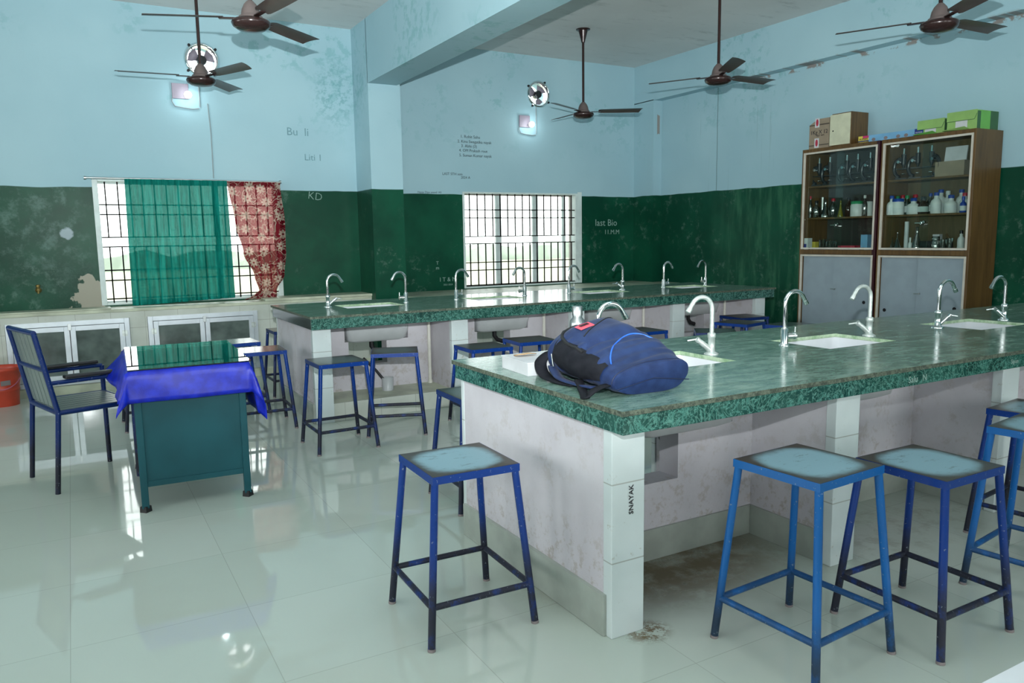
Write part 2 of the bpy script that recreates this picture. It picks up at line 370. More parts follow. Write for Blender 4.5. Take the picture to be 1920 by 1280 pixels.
MAT.update(
    mdark=plain('black_marble', (.012, .024, .024), .12, 0, .4, 6),
    wall=wall_material(), ceil=ceiling_material(), floor=floor_material(), mtop=marble_top(), mfas=marble_fascia(),
    mworn=marble_worn(), mlime=marble_lime(), plaster=plaster(),
    tile=white_tile('pier_tile', .285, 0, (.58, .66, .66), (.64, .72, .72)),
    tile2=white_tile('counter_tile', .30, .30, (.50, .54, .48), (.57, .61, .55)),
    skirt=plain('skirting_tile', (.34, .38, .34), .25),
    ledge=plain('ledge_cement', (.46, .50, .38), .45, var=.2, sc=5),
    blue=blue_paint('royal_blue_paint', (.002, .036, .22), (.014, .015, .020), .22),
    blue_d=blue_paint('dark_blue_paint', (.004, .022, .12), (.012, .014, .022)),
    azure=blue_paint('azure_blue_paint', (.005, .11, .36), (.015, .03, .05), .12),
    seat_l=seat_paint('light_blue_seat', (.24, .39, .46), (.05, .040, .034), .30, .95),
    seat_g=seat_paint('grey_green_seat', (.085, .125, .125), (.035, .030, .026), .2, 1.0, .22),
    seat_d=seat_paint('dark_worn_seat', (.045, .048, .045), (.022, .018, .015), .1, .9, .3),
    seat_r=seat_paint('brown_worn_seat', (.11, .085, .075), (.05, .04, .035), .3, 1.1, .16),
    chrome=plain('chrome', (.80, .84, .84), .10, 1.0, .03),
    steel=plain('brushed_steel', (.50, .54, .54), .36, 1.0, .05),
    alu=plain('aluminium', (.62, .68, .72), .35, .35, .05),
    scaled=plain('limescaled_chrome', (.60, .66, .63), .38, .6, .15, 40),
    white=plain('white_glaze', (.74, .76, .80), .15, 0, .03),
    ceramic_g=plain('grey_glaze', (.46, .49, .50), .35, 0, .05),
    pvc=plain('cream_pvc', (.60, .60, .54), .4),
    black=plain('black_rubber', (.012, .012, .014), .45),
    blackp=plain('black_paint', (.015, .016, .018), .2),
    fan=plain('brown_enamel', (.030, .015, .014), .22, .1),
    fand=plain('dusty_brown_enamel', (.12, .095, .09), .5), fanb=plain('brown_blade', (.085, .068, .064), .33, .1),
    dust=plain('dusty_grey', (.22, .19, .19), .6),
    glass=glassy('clear_glass', (.97, 1, .98)), ware=glassy('glassware', (.72, .78, .75), .45, .08), cabglass=glassy('cabinet_glass', (.90, .95, .93), -.1),
    desk_glass=glassy('green_tinted_glass', (.62, .82, .75), .3),
    frost=plain('grimy_glass', (.10, .13, .12), .12, 0, .35, 5),
    teal=plain('teal_metal_paint', (.011, .078, .096), .42, 0, .12, 4, Specular_IOR_Level=.25),
    cloth=fabric('blue_satin', (.002, .009, .32), (.005, .022, .50), .40, 0., .4),
    green_cur=curtain('green_curtain_cloth'), red_cur=curtain('red_flowered_cloth', True),
    walnut=wood('cabinet_wood', (.075, .040, .011), (.135, .075, .022)),
    darkwood=wood('cabinet_back', (.085, .065, .03), (.12, .092, .045)),
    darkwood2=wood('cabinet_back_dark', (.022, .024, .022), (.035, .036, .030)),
    maroon=plain('maroon_edge', (.035, .006, .010), .3),
    trim=plain('cream_beading', (.52, .50, .43), .5),
    greypanel=plain('grey_laminate', (.26, .33, .37), .35, 0, .04),
    cream=plain('cream_board', (.56, .58, .42), .5),
    carton=plain('brown_carton', (.27, .22, .155), .8),
    brown_tape=plain('dark_tape', (.07, .055, .04), .5),
    redp=plain('red_print', (.42, .03, .06), .5), ink=plain('black_ink', (.02, .02, .025), .7),
    chalk=plain('chalk', (.24, .38, .33), .9), pen=plain('pen_mark', (.05, .08, .09), .9), penl=plain('faded_pen_mark', (.16, .30, .34), .9),
    paper=plain('white_paper', (.56, .58, .60), .7), lime=plain('lime_green_card', (.25, .44, .13), .6),
    limed=plain('dark_green_print', (.04, .12, .05), .6), limes=plain('green_card_side', (.14, .42, .08), .5),
    chart=plain('pale_blue_print', (.17, .40, .62), .5), navy=plain('navy_print', (.01, .03, .22), .5),
    yellow=plain('yellow_print', (.62, .52, .08), .5), magenta=plain('magenta_print', (.5, .03, .15), .5),
    bag=fabric('navy_nylon', (.011, .024, .080), (.017, .037, .115), .5, .05), bagd=fabric('black_mesh', (.006, .007, .011), (.012, .013, .018), .7, 0.),
    bagn=plain('dark_navy_seam', (.004, .012, .05), .5), piping=plain('bright_blue_piping', (.03, .14, .62), .4), pink=plain('coral_label', (.75, .10, .14), .5),
    bucket=plain('orange_red_plastic', (.52, .055, .025), .35), bhandle=plain('pink_wire', (.45, .12, .2), .4),
    bottlew=plain('white_plastic', (.60, .64, .62), .35), capblue=plain('blue_cap', (.01, .05, .30), .35), capred=plain('red_cap', (.40, .01, .03), .35),
    capgreen=plain('green_cap', (.02, .25, .10), .35), amber=plain('brown_glass', (.035, .015, .01), .08), yellowl=plain('yellow_liquid', (.25, .20, .01), .1),
    labelw=plain('paper_label', (.55, .60, .60), .6), gridbar=plain('grille_iron', (.055, .045, .042), .5), win=plain('window_frame_paint', (.60, .70, .68), .4),
    winb=plain('bronze_frame', (.16, .15, .13), .4), board=plain('grey_switch_plate', (.25, .22, .27), .5), wire=plain('grey_cable', (.28, .34, .36), .5),
    bulb=emit('lit_bulb', (.92, .98, 1.0), 22.), field=plain('field', (.34, .35, .25), .9, 0, .1, .05), trees=plain('far_trees', (.27, .32, .26), .9, 0, .2, .2),
    brass=plain('brass', (.35, .25, .09), .35, .8), twine=plain('tan_paper_scrap', (.42, .27, .14), .8), tabletop=plain('white_laminate', (.75, .78, .82), .3),
    slat=plain('grey_plastic_slat', (.15, .19, .18), .28, 0, .1, 3), hole=plain('dark_hole', (.004, .004, .006), .9))


# ------------------------------------------------------------------ mesh helpers
class MB:
    def __init__(s): s.v = []; s.f = []; s.mi = []; s.sm = []

    def add(s, vs, fs, mi=0, smooth=False):
        b = len(s.v); s.v += [tuple(v) for v in vs]
        for f in fs: s.f.append(tuple(b + i for i in f)); s.mi.append(mi); s.sm.append(smooth)
        return s

    def box(s, x0, x1, y0, y1, z0, z1, mi=0, top=None):
        v = [(x0, y0, z0), (x1, y0, z0), (x1, y1, z0), (x0, y1, z0), (x0, y0, z1), (x1, y0, z1), (x1, y1, z1), (x0, y1, z1)]
        s.add(v, [(0, 3, 2, 1), (0, 1, 5, 4), (1, 2, 6, 5), (2, 3, 7, 6), (3, 0, 4, 7)], mi)
        s.add(v[4:], [(0, 1, 2, 3)], mi if top is None else top)
        return s

    def obox(s, c, d, rot=None, mi=0):
        """box centred at c with size d, turned by a matrix"""
        vs = []
        for z in (-.5, .5):
            for x, y in ((-.5, -.5), (.5, -.5), (.5, .5), (-.5, .5)):
                p = Vector((x * d[0], y * d[1], z * d[2]))
                if rot is not None: p = rot @ p
                vs.append(p + Vector(c))
        s.add(vs, [(0, 3, 2, 1), (4, 5, 6, 7), (0, 1, 5, 4), (1, 2, 6, 5), (2, 3, 7, 6), (3, 0, 4, 7)], mi)
        return s

    def tube(s, pts, r, n=10, mi=0, caps=True, flat=None):
        pts = [Vector(p) for p in pts]
        rs = r if isinstance(r, (list, tuple)) else [r] * len(pts)
        rings = []; up = None
        for i, p in enumerate(pts):
            t = (pts[min(i + 1, len(pts) - 1)] - pts[max(i - 1, 0)]).normalized()
            if up is None:
                up = Vector((0, 0, 1)) if abs(t.z) < .9 else Vector((1, 0, 0))
            a = up - t * up.dot(t)
            if a.length < 1e-5: a = t.orthogonal()
            a.normalize(); b = t.cross(a); up = a
            sy = 1 if flat is None else flat
            rings.append([p + (a * math.cos(2 * PI * k / n) * sy + b * math.sin(2 * PI * k / n)) * rs[i] for k in range(n)])
        vs = [q for r_ in rings for q in r_]; fs = []
        for i in range(len(rings) - 1):
            for k in range(n):
                a0 = i * n + k; a1 = i * n + (k + 1) % n
                fs.append((a0, a1, a1 + n, a0 + n))
        s.add(vs, fs, mi, True)
        if caps:
            s.add(rings[0], [tuple(range(n))[::-1]], mi); s.add(rings[-1], [tuple(range(n))], mi)
        return s

    def lathe(s, prof, c=(0, 0, 0), n=24, mi=0, axis='z', caps=True, smooth=True):
        vs = []
        for r_, z in prof:
            for k in range(n):
                a = 2 * PI * k / n
                p = (r_ * math.cos(a), r_ * math.sin(a), z)
                if axis == 'y': p = (p[0], -p[2], p[1])
                if axis == 'x': p = (p[2], p[0], p[1])
                vs.append((p[0] + c[0], p[1] + c[1], p[2] + c[2]))
        fs = []
        for i in range(len(prof) - 1):
            for k in range(n):
                a0 = i * n + k; a1 = i * n + (k + 1) % n
                fs.append((a0, a1, a1 + n, a0 + n))
        s.add(vs, fs, mi, smooth)
        if caps:
            if prof[0][0] > 1e-4: s.add(vs[:n], [tuple(range(n))[::-1]], mi)
            if prof[-1][0] > 1e-4: s.add(vs[-n:], [tuple(range(n))], mi)
        return s

    def grid(s, P, mi=0, smooth=True, close=False):
        """P[i][j] points -> quads"""
        n, m = len(P), len(P[0]); vs = [p for r_ in P for p in r_]; fs = []
        for i in range(n - 1):
            for j in range(m if close else m - 1):
                a = i * m + j; b = i * m + (j + 1) % m
                fs.append((a, b, b + m, a + m))
        s.add(vs, fs, mi, smooth); return s

    def mesh(s, name, mats):
        me = bpy.data.meshes.new(name); me.from_pydata(s.v, [], s.f)
        for m in (mats if isinstance(mats, (list, tuple)) else [mats]): me.materials.append(MAT[m] if isinstance(m, str) else m)
        me.polygons.foreach_set('material_index', s.mi); me.polygons.foreach_set('use_smooth', s.sm)
        me.update(); return me

    def build(s, name, mats, parent=None, bevel=0, loc=None, rot=None, solid=0):
        o = bpy.data.objects.new(name, s.mesh(name, mats)); C.objects.link(o)
        if parent: o.parent = parent
        if loc: o.location = loc
        if rot: o.rotation_euler = rot
        if solid:
            md = o.modifiers.new('solid', 'SOLIDIFY'); md.thickness = solid; md.offset = 0
        if bevel:
            md = o.modifiers.new('bevel', 'BEVEL'); md.width = bevel; md.segments = 2; md.limit_method = 'ANGLE'; md.angle_limit = R(40)
        return o


def tag(o, label=None, cat=None, group=None, kind=None):
    if label: o['label'] = label
    if cat: o['category'] = cat
    if group: o['group'] = group
    if kind: o['kind'] = kind
    return o


def thing(name, label, cat, loc=(0, 0, 0), rz=0., group=None):
    o = bpy.data.objects.new(name, None); o.empty_display_size = .1; C.objects.link(o)
    o.location = loc; o.rotation_euler = (0, 0, rz)
    return tag(o, label, cat, group)


def struct(mb, name, mats, parent=None, **kw):
    o = mb.build(name, mats, parent, **kw)
    if not parent: o['kind'] = 'structure'
    return o


def dup(o, parent=None):
    """copy a thing with its parts and sub-parts"""
    c = o.copy(); C.objects.link(c); c.parent = parent
    for ch in list(o.children): dup(ch, c)
    return c


def text(body, size, mat, loc, rot, parent, name='writing', ext=.0008, bold=0., sx=1., spacing=1.):
    cu = bpy.data.curves.new('t', 'FONT'); cu.body = body; cu.size = size; cu.extrude = ext; cu.offset = bold; cu.resolution_u = 2; cu.space_line = 1.0
    cu.space_character = spacing
    cu.align_x = 'CENTER'; cu.align_y = 'CENTER'
    o = bpy.data.objects.new('t', cu); C.objects.link(o); bpy.context.view_layer.update()
    me = bpy.data.meshes.new_from_object(o); me.materials.clear(); me.materials.append(MAT[mat])
    bpy.data.objects.remove(o); bpy.data.curves.remove(cu)
    n = bpy.data.objects.new(name, me); C.objects.link(n); n.parent = parent; n.location = loc; n.rotation_euler = rot; n.scale = (sx, 1, 1)
    return n


ROT_FAR = (PI / 2, 0, 0)        # writing on a wall that faces -Y
ROT_X = (PI / 2, 0, -PI / 2)    # writing on a face that looks towards -X

# ------------------------------------------------------------------ room shell
ZC = 3.757; YL = 8.75; YR = 8.94; XR = 7.26; XB = 7.11; XL = -4.0; YN = -3.2


def wall_panel(mb, u0, u1, v0, v1, holes, rounds, P, depth):
    """a wall with square openings and round holes; P(u, v, d) gives a point, d runs into the wall"""
    us = sorted({u0, u1, *[h[0] for h in holes], *[h[1] for h in holes], *[r[0] - .2 for r in rounds], *[r[0] + .2 for r in rounds]})
    vs = sorted({v0, v1, *[h[2] for h in holes], *[h[3] for h in holes], *[r[1] - .2 for r in rounds], *[r[1] + .2 for r in rounds]})
    for i in range(len(us) - 1):
        for j in range(len(vs) - 1):
            a, b, c, d = us[i], us[i + 1], vs[j], vs[j + 1]; mu, mv = (a + b) / 2, (c + d) / 2
            if any(h[0] < mu < h[1] and h[2] < mv < h[3] for h in holes): continue
            if any(abs(r[0] - mu) < .2 and abs(r[1] - mv) < .2 for r in rounds): continue
            mb.add([P(a, c, 0), P(b, c, 0), P(b, d, 0), P(a, d, 0)], [(0, 1, 2, 3)])
    for a, b, c, d in holes:
        for q in ([(a, c), (b, c)], [(b, c), (b, d)], [(b, d), (a, d)], [(a, d), (a, c)]):
            mb.add([P(*q[0], 0), P(*q[1], 0), P(*q[1], depth), P(*q[0], depth)], [(0, 1, 2, 3)])
    for cu_, cv, rad in rounds:
        n = 32; sq = []; ci = []
        for k in range(n):
            t = 2 * PI * k / n; x, y = math.cos(t), math.sin(t); m = max(abs(x), abs(y))
            sq.append(P(cu_ + .2 * x / m, cv + .2 * y / m, 0)); ci.append((cu_ + rad * x, cv + rad * y))
        for k in range(n):
            k2 = (k + 1) % n
            mb.add([sq[k], sq[k2], P(*ci[k2], 0), P(*ci[k], 0)], [(0, 1, 2, 3)])
            mb.add([P(*ci[k], 0), P(*ci[k2], 0), P(*ci[k2], depth), P(*ci[k], depth)], [(0, 1, 2, 3)])


W1 = (.235, 2.035, .80, 2.045); W2 = (4.37, 6.13, .775, 2.0)
FH = [(1.331, 3.272, .145), (5.512, 3.275, .145)]
struct(MB().box(XL - .3, XR + .3, YN - .3, 9.3, -.1, 0), 'floor', 'floor')
struct(MB().box(XL - .3, XR + .3, YN - .3, 9.3, ZC, ZC + .1), 'ceiling', 'ceil')
mb = MB()
wall_panel(mb, XL, 2.95, 0, ZC, [W1], [FH[0]], lambda u, v, d: (u, YL + d, v), .22)
mb.box(2.95, 3.30, YL, YL + .2, 0, ZC)
wall_panel(mb, 3.25, XR + .1, 0, ZC, [W2], [FH[1]], lambda u, v, d: (u, YR + d, v), .22)
wall_far = struct(mb, 'wall_far', 'wall')
struct(MB().box(2.93, 3.30, 8.25, YL + .1, 0, ZC), 'column', 'wall')
struct(MB().box(2.93, 3.26, YN, 8.26, 3.09, ZC), 'beam', 'wall')
mb = MB()
mb.box(XR, XR + .1, YN, 9.1, 0, ZC)
mb.box(XB, XR, YN, 9.0, 3.25, ZC)
mb.box(XB, XR, 8.52, 9.0, 0, 3.26)
wall_right = struct(mb, 'wall_right', 'wall')
mb = MB(); wall_panel(mb, YN, 9.1, 0, ZC, [(a, b, .9, 2.4) for a, b in LW], [], lambda u, v, d: (XL - d, u, v), .2)
wall_left = struct(mb, 'wall_left', 'wall')
mb = MB(); wall_panel(mb, XL, XR + .1, 0, ZC, [(a, b, .9, 2.4) for a, b in NW], [], lambda u, v, d: (u, YN - d, v), .2)
struct(mb, 'wall_near', 'wall')
mb = MB().box(-120, 160, 9.6, 300, -3.6, -3.5)
tag(mb.build('ground', 'field'), kind='structure')
mb = MB()
pts = []
for i in range(61):
    x = -110 + i * 4.5; h = 1.2 + 1.6 * random.random()
    pts.append((x, h))
mb.grid([[(x, 150 + 4 * math.sin(x), -3.5) for x, h in pts], [(x, 151 + 4 * math.sin(x), -3.5 + h * 1.5) for x, h in pts], [(x, 158 + 4 * math.sin(x), -3.5 + h * 1.5) for x, h in pts]])
tag(mb.build('tree_line', 'trees'), 'hazy pale green line of trees far beyond the windows', 'trees', kind='stuff')


# windows
def bar_h(mb, x0, x1, y, z, r=.006): mb.box(x0, x1, y - r, y + r, z - r, z + r)


def bar_v(mb, x, y, z0, z1, r=.006): mb.box(x - r, x + r, y - r, y + r, z0, z1)


def window(name, W, Y, zs, step, mull, fm, deep):
    x0, x1, z0, z1 = W
    root = thing(name, None, None); del_ = root; root['kind'] = 'structure'
    f = MB(); t = .035
    f.box(x0, x0 + t, Y + deep, Y + deep + .05, z0, z1); f.box(x1 - t, x1, Y + deep, Y + deep + .05, z0, z1)
    f.box(x0, x1, Y + deep, Y + deep + .05, z0, z0 + t); f.box(x0, x1, Y + deep, Y + deep + .05, z1 - t, z1)
    f.build('window_frame', fm, root, bevel=.003)
    for m, wd in mull:
        MB().box(m - wd / 2, m + wd / 2, Y + deep + .005, Y + deep + .045, z0 + t, z1 - t).build('mullion', 'win', root, bevel=.003)
    MB().box(x0 + t, x1 - t, Y + deep + .022, Y + deep + .026, z0 + t, z1 - t).build('pane', 'glass', root)
    g = MB(); gy = Y + .03
    for z in zs: bar_h(g, x0, x1, gy, z)
    k = 0; x = x0 + step * 1.0
    while x < x1 - .02:
        bar_v(g, x, gy, zs[2], z1); bar_v(g, x, gy, z0, zs[3]); x += step
        g.build('grille', 'gridbar', root)
    c = MB(); q = .05 if not mull or len(mull) == 1 else .03
    c.box(x0, x0 + q, Y - .004, Y + deep, z0, z1); c.box(x1 - q, x1, Y - .004, Y + deep, z0, z1); c.box(x0 + q, x1 - q, Y - .004, Y + deep, z0, z0 + .02); c.box(x0 + q, x1 - q, Y - .004, Y + deep, z1 - .02, z1)
    if len(mull) > 1: c.box(x1, x1 + .07, Y - .006, Y - .001, z0, z1 + .02)
    c.build('casing', 'win', root, bevel=.003)
    return root


window('window_1', W1, YL, (1.80, 1.703, 1.477, 1.382, 1.149, 1.047, .86), .112, [(1.40, .05)], 'win', .10)
window('window_2', W2, YR, (1.776, 1.674, 1.436, 1.344, 1.101, 1.001, .80), .112, [(4.955, .085), (5.525, .085), (5.99, .05)], 'winb', .12)
for i, (a, b) in enumerate(LW + NW):
    f = MB(); left = i < 3
    def bx(u0, u1, v0, v1):
        if left: f.box(XL - .12, XL - .08, u0, u1, v0, v1)
        else: f.box(u0, u1, YN - .12, YN - .08, v0, v1)
    bx(a, a + .04, .9, 2.4); bx(b - .04, b, .9, 2.4); bx(a, b, .9, .94); bx(a, b, 2.36, 2.4); bx((a + b) / 2 - .02, (a + b) / 2 + .02, .94, 2.36)
    struct(f, 'window_%d' % (i + 3), 'win')

# writing on the walls
text('KD', .12, 'chalk', (2.44, YL - .002, 1.905), (PI / 2, .15, 0), wall_far, bold=-.002)
text('I T & M', .075, 'chalk', (4.14, YR - .002, .90), ROT_FAR, wall_far)
text('2021-2024', .03, 'chalk', (4.14, YR - .002, .835), ROT_FAR, wall_far)
text('T\nm', .06, 'chalk', (4.0, YR - .002, 1.08), ROT_FAR, wall_far)
text('last Bio', .13, 'chalk', (6.62, YR - .002, 1.60), ROT_FAR, wall_far, ext=.0005)
text('11.M.M', .09, 'chalk', (6.72, YR - .002, 1.47), ROT_FAR, wall_far)
text('1. Rohit Sahu', .052, 'pen', (4.50, YR - .002, 2.68), ROT_FAR, wall_far)
text('2. Kinu Swagatika nayak', .05, 'pen', (4.56, YR - .002, 2.62), ROT_FAR, wall_far)
text('3. Abhi (3)', .052, 'pen', (4.48, YR - .002, 2.565), ROT_FAR, wall_far)
text('4. OM Prakash rout', .05, 'pen', (4.54, YR - .002, 2.51), ROT_FAR, wall_far)
text('5. Suman Kumar nayak', .05, 'pen', (4.57, YR - .002, 2.45), ROT_FAR, wall_far)
text('LAST 5TH sem', .045, 'pen', (4.24, YR - .002, 2.215), ROT_FAR, wall_far)
text('2024 A', .045, 'pen', (4.42, YR - .002, 2.175), ROT_FAR, wall_far)
text('Happy Dipu anand 143', .035, 'pen', (3.92, YR - .002, 1.985), ROT_FAR, wall_far)
text('Bu  li', .12, 'penl', (2.28, YL - .002, 2.60), ROT_FAR, wall_far)
text('Liti 1', .10, 'penl', (2.44, YL - .002, 2.33), ROT_FAR, wall_far)

# ------------------------------------------------------------------ benches


def slab(mb, x0, x1, y0, y1, z0, z1, holes, mi_top=0, mi_side=1, mi_in=2, rough_edge=False):
    us = sorted({x0, x1, *[h[0] for h in holes], *[h[1] for h in holes]}); vs = sorted({y0, y1, *[h[2] for h in holes], *[h[3] for h in holes]})
    for i in range(len(us) - 1):
        for j in range(len(vs) - 1):
            a, b, c, d = us[i], us[i + 1], vs[j], vs[j + 1]; mu, mv = (a + b) / 2, (c + d) / 2
            if any(h[0] < mu < h[1] and h[2] < mv < h[3] for h in holes): continue
            mb.add([(a, c, z1), (b, c, z1), (b, d, z1), (a, d, z1)], [(0, 1, 2, 3)], mi_top)
            mb.add([(a, c, z0), (b, c, z0), (b, d, z0), (a, d, z0)], [(3, 2, 1, 0)], mi_side)

    def rim(a, b, c, d, mi):
        for p, q in (((a, c), (b, c)), ((b, c), (b, d)), ((b, d), (a, d)), ((a, d), (a, c))):
            mb.add([(*p, z0), (*q, z0), (*q, z1), (*p, z1)], [(0, 1, 2, 3)], mi)
    rim(x0, x1, y0, y1, mi_side)
    for h in holes: rim(*h, mi_in)


def bench(name, label, x0, x1, y0, y1, sinks, piers, plinth, holes):
    """masonry laboratory bench; coordinates are world, the empty sits at the near left foot"""
    root = thing(name, label, 'lab bench')
    cut = [(s - .26, s + .26, y0 + .535, y0 + .91) for s in sinks]
    b = MB(); slab(b, x0, x1, y0, y1, .832, .85, cut); b.build('countertop', ['mtop', 'mworn', 'mlime'], root)
    b = MB(); i = .012; t = .022; zf = .765 if plinth == 0 else .748
    b.box(x0 + i, x1 - i, y0 + i, y0 + i + t, zf, .832); b.build('front_fascia', 'mfas', root, bevel=.002)
    MB().box(x0 + i, x1 - i, y1 - i - t, y1 - i, zf, .832).build('back_fascia', 'mfas', root, bevel=.002)
    MB().box(x0 + i, x0 + i + t, y0 + i + t, y1 - i - t, zf, .832).build('end_fascia', 'mfas' if plinth == 0 else 'mdark', root, bevel=.002)
    MB().box(x1 - i - t, x1 - i, y0 + i + t, y1 - i - t, zf, .832).build('end_fascia', 'mfas', root, bevel=.002)
    b = MB(); slab(b, x0 + i + t, x1 - i - t, y0 + i + t, y1 - i - t, .772, .831, cut, 0, 0, 1)
    b.build('concrete_slab', ['plaster', 'mlime'], root)
    fy = y0 + .11; by = y1 - .03
    ys0, ys1 = y0 + .575, y0 + .70                       # spine wall
    for k, (a, c) in enumerate(piers):
        w = MB()
        if k == 0: w.box(a + .002, c - .03, fy + .04, by, 0, .772)
        else: w.box(a + .01, c - .01, fy + .04, by, 0, .772)
        w.build('partition', 'plaster', root)
        MB().box(a, c, fy, fy + .05, 0, .772).build('tiled_pier', 'tile', root, bevel=.003)
        MB().box(a, c, by - .01, by + .02, 0, .772).build('tiled_pier', 'tile', root, bevel=.003)
    for k in range(len(piers) - 1):
        a = piers[k][1] - (.03 if k == 0 else .01); c = piers[k + 1][0] + .01; hx0, hx1, hz = holes[k]
        w = MB()
        w.box(a, c, ys0, ys1, 0, hz)
        if hx0 > a + .01: w.box(a, hx0, ys0, ys1, hz, .56)
        w.box(hx1, c, ys0, ys1, hz, .56)
        w.box(sinks[k] + .285, c, ys0, ys1, .56, .772)
        if sinks[k] - .285 > a: w.box(a, sinks[k] - .285, ys0, ys1, .56, .772)
        w.build('spine_wall', 'plaster', root)
        for (p, q, r_) in () if plinth else ((ys0 - .012, ys0, 0), (ys1, ys1 + .012, 0)):
            MB().box(a, c, p, q, plinth, plinth + .14).build('skirting', 'skirt', root, bevel=.002)
        if plinth:
            MB().box(a, c, fy + .03, by - .02, 0, plinth).build('plinth', 'ledge', root, bevel=.004)
            MB().box(a, c, fy + .015, fy + .03, 0, plinth + .0).build('plinth_tile', 'tile2', root, bevel=.002)
        if not plinth:
            MB().box(c - .013, c - .0005, fy + .055, ys0 - .013, 0, .14).build('skirting', 'skirt', root, bevel=.002)
    a = piers[0][0]
    MB().box(a - .014, a + .002, fy + .03, by, 0, .155).build('end_skirting', 'skirt', root, bevel=.003)
    return root


AX0, AX1, AY0, AY1 = 1.515, 6.47, 1.957, 3.256
SA = [2.31, 3.465, 4.765, 5.93]
PA = [(1.556, 1.70), (2.715, 2.865), (3.95, 4.10), (5.15, 5.30), (6.28, 6.43)]
near_bench = bench('lab_bench', 'near green marble topped laboratory bench with the blue backpack on it', AX0, AX1, AY0, AY1, SA, PA, 0,
                   [(1.67, 2.27, .345), (3.2, 3.5, .35), (4.4, 4.7, .35), (5.6, 5.9, .35)])
BX0, BX1, BY0, BY1 = 1.515, 6.47, 5.73, 7.04
SB = [2.235, 3.46, 4.69, 5.905]
PB = [(1.556, 1.70), (2.727, 2.88), (3.93, 4.08), (5.145, 5.298), (6.29, 6.43)]
far_bench = bench('lab_bench', 'far green marble topped laboratory bench standing before the barred windows', BX0, BX1, BY0, BY1, SB, PB, .145,
                  [(1.98, 2.32, .36), (3.2, 3.55, .36), (4.45, 4.8, .36), (5.65, 6.0, .36)])
text('SNAYAK', .028, 'ink', (1.640, AY0 + .108, .50), (PI / 2, -PI / 2, 0), near_bench)
text('Salu   N', .040, 'chalk', (3.10, AY0 + .010, .792), (PI / 2, 0, 0), near_bench)
text('Sipun', .030, 'chalk', (3.85, AY0 + .010, .798), (PI / 2, 0, 0), near_bench)


def sink_mb(hw=.275, hd=.205, top=-.019, depth=.28):
    """undermounted ceramic basin, open at the top, local z 0 is the bench top"""
    b = MB()

    def ring(hx, hy, r, z, n=6):
        out = []
        for cx, cy, a0 in ((hx - r, hy - r, 0), (-hx + r, hy - r, 90), (-hx + r, -hy + r, 180), (hx - r, -hy + r, 270)):
            for k in range(n + 1):
                a = R(a0 + 90 * k / n); out.append((cx + r * math.cos(a), cy + r * math.sin(a), z))
        return out
    seq = [(hw, hd, .03, top), (hw, hd, .03, top - .18), (hw - .012, hd - .012, .05, top - depth + .02), (hw - .05, hd - .05, .05, top - depth)]
    b.grid([ring(*q) for q in seq], 1, True, True)
    b.add(ring(*seq[-1]), [tuple(range(28))[::-1]], 1)
    inn = [(hw, hd, .03, top), (hw - .02, hd - .02, .03, top - .001), (hw - .03, hd - .03, .05, top - .19), (hw - .07, hd - .07, .06, top - .225), (.02, .02, .015, top - .23)]
    b.grid([ring(*q) for q in inn], 0, True, True)
    b.add(ring(*inn[-1]), [tuple(range(28))], 0)
    return b


pipe_mb = MB().tube([(0, 0, -.285), (0, 0, -.36), (.03, .0, -.40), (.09, .0, -.42)], .021, 12)
pos_words = ['nearest its left end', 'second from its left end', 'third from its left end', 'nearest its right end']
sm = None
for bn, ss, y0 in (('near', SA, AY0), ('far', SB, BY0)):
    for k, s_ in enumerate(ss):
        t = thing('sink', 'white ceramic sink set in the %s bench, %s' % (bn, pos_words[k]), 'sink', (s_, y0 + .7225, .85), 0, 'sinks let into the laboratory benches')
        if sm is None:
            sm = sink_mb().mesh('basin', ['white', 'ceramic_g']); pm = pipe_mb.mesh('drain_pipe', 'black')
        for nm, me in (('basin', sm), ('drain_pipe', pm)):
            o = bpy.data.objects.new(nm, me); C.objects.link(o); o.parent = t


# taps ----------------------------------------------------------------
def arc(cx, cz, r, a0, a1, n=12):
    return [(cx + r * math.cos(R(a0 + (a1 - a0) * k / n)), 0, cz + r * math.sin(R(a0 + (a1 - a0) * k / n))) for k in range(n + 1)]


def make_tap(kind):
    """gooseneck tap, spout towards local +x"""
    parts = []
    m = 'chrome' if kind != 'scaled' else 'scaled'
    r = .060; top = .215
    path = [(0, 0, .08), (0, 0, .14), (0, 0, top)] + arc(r, top, r, 180, 32)[1:]
    p = path[-1]; path.append((p[0] + .022, 0, p[2] - .034))
    b = MB().tube(path, .0105, 14); q = path[-1]
    b.tube([(q[0] - .008, 0, q[2] + .012), (q[0] + .004, 0, q[2] - .006)], .0125, 14)
    parts.append(('spout', b.mesh('spout', m)))
    if kind == 'lever':
        b = MB().lathe([(.026, 0), (.026, .004), (.020, .008), (.0185, .012), (.0185, .082), (.013, .092)], n=20)
        b.tube([(.015, 0, .048), (.055, -.005, .048)], .0155, 16); parts.append(('tap_body', b.mesh('tap_body', m)))
        b = MB().tube([(.055, -.005, .048), (.062, -.006, .048)], .019, 16); b.tube([(.060, -.006, .055), (.060, -.008, .094)], .004, 8)
        parts.append(('lever', b.mesh('lever', m)))
    else:
        b = MB().lathe([(.034, 0), (.034, .004), (.024, .010), (.017, .014), (.017, .078), (.0195, .080), (.0195, .100), (.013, .104)], n=20)
        b.tube([(.010, 0, .022), (.05, -.012, .058), (.062, -.016, .068)], [.014, .0125, .010], 12); parts.append(('tap_body', b.mesh('tap_body', m)))
        b = MB().tube([(.060, -.015, .064), (.072, -.018, .076)], .013, 12); b.tube([(.068, -.018, .074), (.105, -.045, .066)], .0045, 8)
        parts.append(('lever', b.mesh('lever', m)))
    return parts


